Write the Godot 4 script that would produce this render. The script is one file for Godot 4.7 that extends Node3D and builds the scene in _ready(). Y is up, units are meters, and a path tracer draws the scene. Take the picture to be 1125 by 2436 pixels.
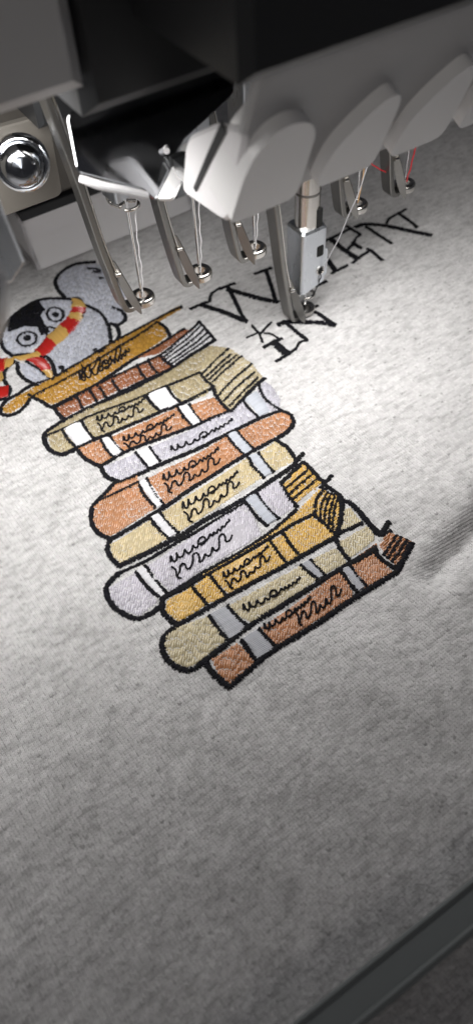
extends Node3D
# Close-up under the needles of a multi-needle embroidery machine. Lengths in the tables are millimetres; MM turns them into metres.
const MM := 0.001
const TURN := 0.521246            # the machine's row of needles is turned about the upright against the fabric's axes
const SPACING := 14.78            # from needle to needle
const MACHINE := Vector3(-17.14, 0.0, -146.22)   # below the first needle, on the fabric
const LAMP := 0.0044   # work lamp under the needle cover
const LAMP_LEFT := 0.0080   # work lamp under the left casing
const ROOM_FILL := 0.27   # added fill light from the room side, source unseen
var rng := RandomNumberGenerator.new()
var M := {}
var taken := {}
var pucker := FastNoiseLite.new()
var streak := FastNoiseLite.new()
var blotch := FastNoiseLite.new()
var FRAME := Transform3D(Basis(Vector3.UP, TURN), MACHINE * MM)

func _ready() -> void:
	rng.seed = 7
	# camera: a hand-held phone close above the cloth
	var cam := Camera3D.new()
	cam.name = "camera"
	add_child(cam)
	cam.transform = Transform3D(Basis(Vector3(0.99740856, -0.04383265, 0.05705144), Vector3(0.07194559, 0.60766837, -0.7909254), Vector3(0.0, 0.79298036, 0.6092472)).orthonormalized(), Vector3(0, 0.1367062, 0))
	var at := CameraAttributesPhysical.new()
	at.frustum_focal_length = 18.96
	at.frustum_focus_distance = 0.168
	at.exposure_aperture = 10.5
	at.frustum_near = 0.005
	at.frustum_far = 5.0
	cam.attributes = at
	cam.fov = 64.66
	cam.near = 0.005
	cam.far = 5.0
	var we := WorldEnvironment.new()
	we.name = "environment"
	var e := Environment.new()
	e.background_mode = Environment.BG_COLOR
	e.background_color = Color(0.04, 0.04, 0.045).linear_to_srgb()
	e.tonemap_mode = Environment.TONE_MAPPER_LINEAR
	e.tonemap_exposure = 1.0
	e.sdfgi_enabled = true
	e.ssao_enabled = true
	e.ssil_enabled = true
	we.environment = e
	add_child(we)
	# unseen room fill light, added in front to brighten the teeth and near cloth
	var room := AreaLight3D.new()
	room.name = "room_fill_light"
	room.area_size = Vector2(0.5, 0.3)
	room.light_energy = ROOM_FILL
	room.light_color = Color(1.0, 0.97, 0.93)
	room.shadow_enabled = true
	room.area_range = 5.0
	add_child(room)
	room.transform = Transform3D(Basis.looking_at(Vector3(0.3, -0.75, -1.4)), Vector3(-0.4, 0.72, 1.3))
	pucker.seed = 3
	pucker.frequency = 0.045
	pucker.fractal_octaves = 2
	streak.seed = 11
	streak.frequency = 0.22
	streak.fractal_octaves = 3
	blotch.seed = 5
	blotch.frequency = 0.05
	blotch.fractal_octaves = 3
	materials()
	build_machine()
	build_needles()
	build_hoop()
	build_sweatshirt()

# ---------------------------------------------------------------- mesh collecting
class Buf:
	var v := PackedVector3Array()
	var n := PackedVector3Array()
	var c := PackedColorArray()
	var i := PackedInt32Array()
	func tri(a: int, b: int, d: int) -> void:      # wound clockwise as seen from the side the normals point to
		var f := (v[b] - v[a]).cross(v[d] - v[a])
		if f.dot(n[a] + n[b] + n[d]) > 0.0:
			i.append_array([a, d, b])
		else:
			i.append_array([a, b, d])
	func flat(p: Array, away: Vector3, col := Color.WHITE) -> void:   # a flat face whose normal looks along «away»
		var f: Vector3 = (p[1] - p[0]).cross(p[2] - p[0]).normalized()
		if f.length() < 0.5:
			return
		if f.dot(away) < 0.0:
			f = -f
		var at := v.size()
		for q in p:
			v.append(q); n.append(f); c.append(col)
		for k in range(1, p.size() - 1):
			tri(at, at + k, at + k + 1)
	func mesh() -> ArrayMesh:
		var a := []
		a.resize(Mesh.ARRAY_MAX)
		var s := PackedVector3Array()
		s.resize(v.size())
		for k in v.size():
			s[k] = v[k] * 0.001
		a[Mesh.ARRAY_VERTEX] = s
		a[Mesh.ARRAY_NORMAL] = n
		a[Mesh.ARRAY_COLOR] = c
		a[Mesh.ARRAY_INDEX] = i
		var m := ArrayMesh.new()
		m.add_surface_from_arrays(Mesh.PRIMITIVE_TRIANGLES, a)
		return m

func numbered(called: String) -> String:
	var k: int = taken.get(called, 0)
	taken[called] = k + 1
	return called if k == 0 else "%s_%03d" % [called, k]

func obj(called: String, b: Buf, mat: Material, parent: Node) -> MeshInstance3D:
	var o := MeshInstance3D.new()
	o.name = numbered(called) if parent == self else called
	o.mesh = b.mesh()
	o.material_override = mat
	parent.add_child(o, true)
	return o

func tag(o: Node, label: String, category := "", group := "") -> void:
	o.set_meta("label", label)
	if category: o.set_meta("category", category)
	if group: o.set_meta("group", group)

func thing(called: String, label: String, category: String, local := Vector3.ZERO, group := "") -> Node3D:   # a root in the machine's axes
	var o := Node3D.new()
	o.name = numbered(called)
	add_child(o)
	o.transform = FRAME * Transform3D(Basis(), local * MM)
	tag(o, label, category, group)
	return o

func node(called: String, parent: Node) -> Node3D:
	var o := Node3D.new()
	o.name = called
	parent.add_child(o, true)
	return o

# ---------------------------------------------------------------- solids
func tube(b: Buf, path: Array, radii: Array, seg := 12, cap := true) -> void:
	var at := b.v.size()
	var side := Vector3.ZERO
	var m := path.size()
	for k in m:
		var t: Vector3 = (path[mini(k + 1, m - 1)] - path[maxi(k - 1, 0)]).normalized()
		if side == Vector3.ZERO:
			side = t.cross(Vector3(0.3, 0.2, 0.9)).normalized()
		side = (side - t * side.dot(t)).normalized()
		var up := t.cross(side)
		var r: float = radii[mini(k, radii.size() - 1)]
		for s in seg:
			var w := TAU * s / seg
			var d := side * cos(w) + up * sin(w)
			b.v.append(path[k] + d * r); b.n.append(d); b.c.append(Color.WHITE)
	for k in m - 1:
		for s in seg:
			var p := at + k * seg + s
			var q := at + k * seg + (s + 1) % seg
			b.tri(p, q, p + seg)
			b.tri(q, q + seg, p + seg)
	if cap:
		for e in [0, m - 1]:
			var ring := []
			for s in seg:
				ring.append(b.v[at + e * seg + s])
			b.flat(ring, path[e] - path[1 if e == 0 else m - 2])

func lathe(b: Buf, profile: Array, at := Vector3.ZERO, seg := 40, axis := Vector3.UP) -> void:   # profile of (radius, height), hard edges where a point repeats
	var turn := Basis(Quaternion(Vector3.UP, axis)) if axis.dot(Vector3.UP) > -0.99 else Basis(Vector3.RIGHT, PI)
	for k in profile.size() - 1:
		var p: Vector2 = profile[k]
		var q: Vector2 = profile[k + 1]
		if p.is_equal_approx(q): continue
		var d := (q - p).normalized()
		var nn := Vector2(d.y, -d.x)
		var first := b.v.size()
		for s in seg + 1:
			var w := TAU * s / seg
			var e := Vector3(cos(w), 0, sin(w))
			for x in [p, q]:
				b.v.append(at + turn * (e * x.x + Vector3.UP * x.y)); b.n.append(turn * (e * nn.x + Vector3.UP * nn.y).normalized()); b.c.append(Color.WHITE)
		for s in seg:
			var f := first + s * 2
			b.tri(f, f + 1, f + 2)
			b.tri(f + 1, f + 3, f + 2)

func soft(profile: Array, r := 0.25, steps := 3) -> Array:      # rounds the corners of an open profile
	var out := [profile[0]]
	for k in range(1, profile.size() - 1):
		var a: Vector2 = profile[k - 1]
		var p: Vector2 = profile[k]
		var c: Vector2 = profile[k + 1]
		var u := p + (a - p).normalized() * minf(r, a.distance_to(p) * 0.45)
		var w := p + (c - p).normalized() * minf(r, c.distance_to(p) * 0.45)
		for s in steps + 1:
			var t := float(s) / steps
			out.append(u.lerp(p, t).lerp(p.lerp(w, t), t))
	out.append(profile[-1])
	return out

func rounded(poly: Array, r: float, steps := 4) -> Array:       # rounds the corners of a closed outline
	var out := []
	var m := poly.size()
	for k in m:
		var a: Vector2 = poly[(k + m - 1) % m]
		var p: Vector2 = poly[k]
		var c: Vector2 = poly[(k + 1) % m]
		var u := p + (a - p).normalized() * minf(r, a.distance_to(p) * 0.45)
		var w := p + (c - p).normalized() * minf(r, c.distance_to(p) * 0.45)
		for s in steps + 1:
			var t := float(s) / steps
			out.append(u.lerp(p, t).lerp(p.lerp(w, t), t))
	return out

func plate(b: Buf, poly: Array, o: Vector3, ax: Vector3, ay: Vector3, thick: float, bevel := 0.2) -> void:
	# an outline in the plane of ax and ay, given thickness behind ax × ay, its front and back edges chamfered
	var az := ax.cross(ay).normalized()
	var pts := PackedVector2Array(poly)
	if Geometry2D.is_polygon_clockwise(pts):
		pts.reverse()
	var m := pts.size()
	var inner := PackedVector2Array()
	for k in m:
		var a := (pts[k] - pts[(k + m - 1) % m]).normalized()
		var c := (pts[(k + 1) % m] - pts[k]).normalized()
		var na := Vector2(-a.y, a.x)
		var nc := Vector2(-c.y, c.x)
		var s := (na + nc).normalized()
		if s == Vector2.ZERO: s = na
		inner.append(pts[k] + s * bevel / maxf(0.5, s.dot(na)))
	var at3 := func(p: Vector2, z: float) -> Vector3: return o + ax * p.x + ay * p.y + az * z
	var tris := Geometry2D.triangulate_polygon(inner)
	if tris.is_empty():
		inner = pts
		tris = Geometry2D.triangulate_polygon(pts)
	for k in range(0, tris.size(), 3):
		b.flat([at3.call(inner[tris[k]], 0.0), at3.call(inner[tris[k + 1]], 0.0), at3.call(inner[tris[k + 2]], 0.0)], az)
		b.flat([at3.call(inner[tris[k]], -thick), at3.call(inner[tris[k + 1]], -thick), at3.call(inner[tris[k + 2]], -thick)], -az)
	# edge: front chamfer, wall, back chamfer, shaded smoothly round the outline
	for k in m:
		var l := (k + 1) % m
		var d := (pts[l] - pts[k]).normalized()
		var side := Vector3(ax * d.y - ay * d.x)
		b.flat([at3.call(inner[k], 0.0), at3.call(inner[l], 0.0), at3.call(pts[l], -bevel), at3.call(pts[k], -bevel)], side + az)
		b.flat([at3.call(pts[k], -bevel), at3.call(pts[l], -bevel), at3.call(pts[l], -thick + bevel), at3.call(pts[k], -thick + bevel)], side)
		b.flat([at3.call(pts[k], -thick + bevel), at3.call(pts[l], -thick + bevel), at3.call(inner[l], -thick), at3.call(inner[k], -thick)], side - az)

func box(b: Buf, lo: Vector3, hi: Vector3, bevel := 0.4, round_r := 0.0) -> void:
	var poly := [Vector2(lo.x, lo.y), Vector2(hi.x, lo.y), Vector2(hi.x, hi.y), Vector2(lo.x, hi.y)]
	plate(b, rounded(poly, round_r) if round_r > 0.0 else poly, Vector3(0, 0, hi.z), Vector3.RIGHT, Vector3.UP, hi.z - lo.z, bevel)

func strip(b: Buf, path: Array, across: Vector3, widths: Array, thick: float, edge := 0.18) -> void:
	# a bent strip of sheet metal: rectangular section with chamfered edges, swept along the path
	var m := path.size()
	var rings := []
	for k in m:
		var t: Vector3 = (path[mini(k + 1, m - 1)] - path[maxi(k - 1, 0)]).normalized()
		var s := (across - t * across.dot(t)).normalized()
		var u := t.cross(s)
		var w: float = widths[mini(k, widths.size() - 1)] * 0.5
		var h := thick * 0.5
		var e := minf(edge, minf(w, h) * 0.7)
		var ring := []
		for q in [[-w + e, h], [w - e, h], [w, h - e], [w, -h + e], [w - e, -h], [-w + e, -h], [-w, -h + e], [-w, h - e]]:
			ring.append(path[k] + s * q[0] + u * q[1])
		rings.append(ring)
	for k in m - 1:
		var mid: Vector3 = (path[k] + path[k + 1]) * 0.5
		for s in 8:
			var l := (s + 1) % 8
			var f := [rings[k][s], rings[k][l], rings[k + 1][l], rings[k + 1][s]]
			b.flat(f, (f[0] + f[1] + f[2] + f[3]) * 0.25 - mid)
	b.flat(rings[0], path[0] - path[1])
	b.flat(rings[m - 1], path[m - 1] - path[m - 2])

func curve(pts: Array, steps := 6) -> Array:                    # a smooth line through the points
	if pts.size() < 3: return pts
	var out := []
	for k in pts.size() - 1:
		var p0 = pts[maxi(k - 1, 0)]
		var p3 = pts[mini(k + 2, pts.size() - 1)]
		for s in steps:
			var t := float(s) / steps
			out.append(pts[k].cubic_interpolate(pts[k + 1], p0, p3, t))
	out.append(pts[-1])
	return out

# ---------------------------------------------------------------- fabric and thread
func lift(x: float, z: float) -> float:       # height of the cloth in mm: puckered round the stitching, a fold on the right
	var h := pucker.get_noise_2d(x, z) * 0.5
	var a := Vector2(35.5, -84.5)
	var d := (Vector2(52.0, -99.5) - a).normalized()
	var p := Vector2(x, z) - a
	var along := p.dot(d)
	var off := p.dot(Vector2(-d.y, d.x))
	var fade := smoothstep(-4.0, 8.0, along)
	h += fade * (-4.4 * exp(-pow((off - 0.5) / 3.6, 2.0)) + 1.0 * exp(-pow((off - 7.0) / 3.5, 2.0)))
	var q := Vector2(x, z).distance_to(Vector2(12.0, -160.0))
	h += 0.35 * exp(-pow(q / 14.0, 2.0)) * sin(x * 0.42 + z * 0.21)
	return h

func thread(b: Buf, p: Vector3, q: Vector3, w: float, h: float, col: Color) -> void:   # one visible stitch: a low arch of yarn from p to q
	var d := q - p
	d.y = 0
	var length := d.length()
	if length < 0.05: return
	d /= length
	var s := Vector3(-d.z, 0, d.x)
	var at := b.v.size()
	for k in 5:
		var t: float = [0.0, 0.14, 0.5, 0.86, 1.0][k]
		var hh: float = h * [0.05, 0.72, 1.0, 0.72, 0.05][k]
		var ww: float = w * 0.5 * [0.55, 0.95, 1.0, 0.95, 0.55][k]
		var lean: float = [-0.75, -0.4, 0.0, 0.4, 0.75][k]
		var base := p.lerp(q, t)
		for j in 4:
			var x: float = [-1.0, -0.5, 0.5, 1.0][j]
			var y: float = [0.0, 0.866, 0.866, 0.0][j]
			b.v.append(base + s * ww * x + Vector3.UP * (hh * y))
			b.n.append((s * (x * 1.1) + Vector3.UP * (y + 0.1) + d * lean * y).normalized())
			b.c.append(col)
	for k in 4:
		for j in 3:
			var f := at + k * 4 + j
			b.i.append_array([f, f + 4, f + 1, f + 1, f + 4, f + 5])

func yarn(c: Color, vary: float) -> Color:
	var k := 1.0 + rng.randf_range(-vary, vary)
	return Color(c.r * k, c.g * k, c.b * k)

func on_cloth(p: Vector2, y: float) -> Vector3:
	return Vector3(p.x, lift(p.x, p.y) + y, p.y)

func fill(b: Buf, poly: PackedVector2Array, dir: Vector2, col: Color, base := 0.12) -> void:   # rows of stitches laid brick-wise
	var nrm := Vector2(-dir.y, dir.x)
	var under := Geometry2D.triangulate_polygon(poly)
	var at := b.v.size()
	for p in poly:
		b.v.append(on_cloth(p, base + 0.02)); b.n.append(Vector3.UP); b.c.append(Color(col.r * 0.8, col.g * 0.8, col.b * 0.8))
	for k in range(0, under.size(), 3):
		b.tri(at + under[k], at + under[k + 1], at + under[k + 2])
	var lo := INF
	var hi := -INF
	for p in poly:
		lo = minf(lo, p.dot(nrm)); hi = maxf(hi, p.dot(nrm))
	var pitch := 0.47
	var row := 0
	var off := lo + 0.1
	while off < hi:
		var cuts := []
		for k in poly.size():
			var p := poly[k]
			var q := poly[(k + 1) % poly.size()]
			var pn := p.dot(nrm) - off
			var qn := q.dot(nrm) - off
			if (pn < 0.0) != (qn < 0.0):
				cuts.append(p.lerp(q, pn / (pn - qn)).dot(dir))
		cuts.sort()
		for k in range(0, cuts.size() - 1, 2):
			var a: float = cuts[k] - rng.randf_range(0.0, 0.25)
			var e: float = cuts[k + 1] + rng.randf_range(0.0, 0.25)
			var step := 2.1
			var nxt: float = (floorf(a / step) + 1.0) * step + rng.randf_range(0.0, 2.1)
			while nxt - step > a + 0.3: nxt -= step
			while a < e - 0.05:
				var stop := minf(nxt, e)
				if e - stop < 0.5: stop = e
				var wob := rng.randf_range(-0.05, 0.05)
				thread(b, on_cloth(dir * a + nrm * (off + wob), base), on_cloth(dir * stop + nrm * (off + rng.randf_range(-0.05, 0.05)), base), 0.54, 0.48 + rng.randf_range(-0.05, 0.05), yarn(col, 0.17))
				a = stop
				nxt = stop + step + rng.randf_range(-0.4, 0.3)
		off += pitch
		row += 1

func satin(b: Buf, q: Array, col: Color, base := 0.12) -> void:      # long parallel floats from the left edge to the right edge
	var n := int(q[0].distance_to(q[3]) / 0.33)
	for k in n + 1:
		var t := float(k) / n
		var bow := 0.35 * sin(PI * t)
		var l: Vector2 = q[0].lerp(q[3], t)
		var r: Vector2 = q[1].lerp(q[2], t)
		var d := (r - l).normalized()
		var side := Vector2(d.y, -d.x) * bow * 0.0
		thread(b, on_cloth(l - d * (rng.randf_range(0.0, 0.25) - bow) + side, base), on_cloth(r + d * (rng.randf_range(0.0, 0.25) + bow), base), 0.42, 0.62, yarn(col, 0.06))

func resample(path: Array, step: float) -> Array:
	var out := [path[0]]
	var left := step
	for k in path.size() - 1:
		var a: Vector2 = path[k]
		var e: Vector2 = path[k + 1]
		var l := a.distance_to(e)
		var at := 0.0
		while l - at >= left:
			at += left
			out.append(a.lerp(e, at / l))
			left = step
		left -= l - at
	out.append(path[-1])
	return out

func border(b: Buf, pts: Array, width: float, col: Color) -> void:     # narrow satin stitch that follows a line
	var path := resample(curve(pts), 0.24)
	var m := path.size()
	var flip := 1.0
	for k in m:
		var t: Vector2 = (path[mini(k + 1, m - 1)] - path[maxi(k - 1, 0)]).normalized()
		var s := Vector2(-t.y, t.x).rotated(rng.randf_range(-0.3, 0.3))
		var w0 := width * 0.5 + rng.randf_range(-0.12, 0.2)
		var w1 := width * 0.5 + rng.randf_range(-0.12, 0.2)
		thread(b, on_cloth(path[k] - s * w0 - t * 0.08 * flip, 0.2), on_cloth(path[k] + s * w1 + t * 0.08 * flip, 0.2), 0.36, 0.52 + rng.randf_range(-0.08, 0.08), yarn(col, 0.25))
		flip = -flip

func running(b: Buf, pts: Array, col: Color) -> void:  # a single line of small stitches
	var path := resample(pts, 0.75)
	for k in path.size() - 1:
		thread(b, on_cloth(path[k], 0.54), on_cloth(path[k + 1], 0.54), 0.46, 0.34, yarn(col, 0.2))

func lettering_path(kind: int) -> Array:
	if kind == 0:
		return [[0.0, 0.75, 0.03, 0.2, 0.04, 0.85, 0.09, 0.9, 0.12, 0.25, 0.13, 0.8, 0.2, 0.85, 0.25, 0.35, 0.26, 0.85, 0.33, 0.9, 0.38, 0.45, 0.39, 0.85, 0.45, 0.8, 0.46, 0.4, 0.51, 0.2, 0.57, 0.35, 0.57, 0.75, 0.52, 0.9, 0.47, 0.7, 0.6, 0.75, 0.66, 0.35, 0.69, 0.8, 0.72, 0.35, 0.76, 0.8, 0.79, 0.3, 0.83, 0.75, 0.86, 0.25, 0.91, 0.6, 0.94, 0.1, 0.97, 0.4, 1.0, 0.1, 0.97, 0.05]]
	return [[0.0, 0.0, 0.05, 0.4, 0.03, 0.9, 0.09, 1.2], [0.03, 0.9, 0.1, 0.65, 0.13, 0.3, 0.2, 0.35, 0.2, 0.9, 0.27, 0.85, 0.33, 0.5, 0.35, 0.1, 0.42, 0.1, 0.43, 0.6, 0.4, 0.95, 0.47, 0.95, 0.52, 0.55, 0.55, 0.95, 0.61, 0.9, 0.66, 0.4, 0.68, 0.9, 0.75, 0.85, 0.78, 0.3, 0.8, -0.1, 0.87, -0.15, 0.89, 0.3, 0.87, 0.7, 0.95, 0.75, 1.0, 0.4]]

func lettering(b: Buf, q: Array, kind: int, col: Color) -> void:
	for run in lettering_path(kind):
		var pts := []
		for k in range(0, run.size(), 2):
			var top: Vector2 = q[0].lerp(q[1], run[k])
			var low: Vector2 = q[3].lerp(q[2], run[k])
			pts.append(top.lerp(low, run[k + 1]))
		running(b, curve(pts, 5), col)

func flatten(a: Array) -> Array:
	var out := []
	for k in range(0, a.size(), 2):
		out.append(Vector2(a[k], a[k + 1]))
	return out

func cloth_colour(x: float, z: float) -> float:      # heather grey: dark fibres run along the knitted rows
	var along := x * 0.843 - z * 0.538
	var across := x * 0.538 + z * 0.843
	var s := streak.get_noise_2d(along * 0.85, across * 3.0)
	var f := blotch.get_noise_2d(along * 0.8, across * 1.5)
	var tone := 1.0 - 0.31 * (s * 0.5 + 0.12 + maxf(0.0, s) * 0.6) - 0.08 * f
	return tone

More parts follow.
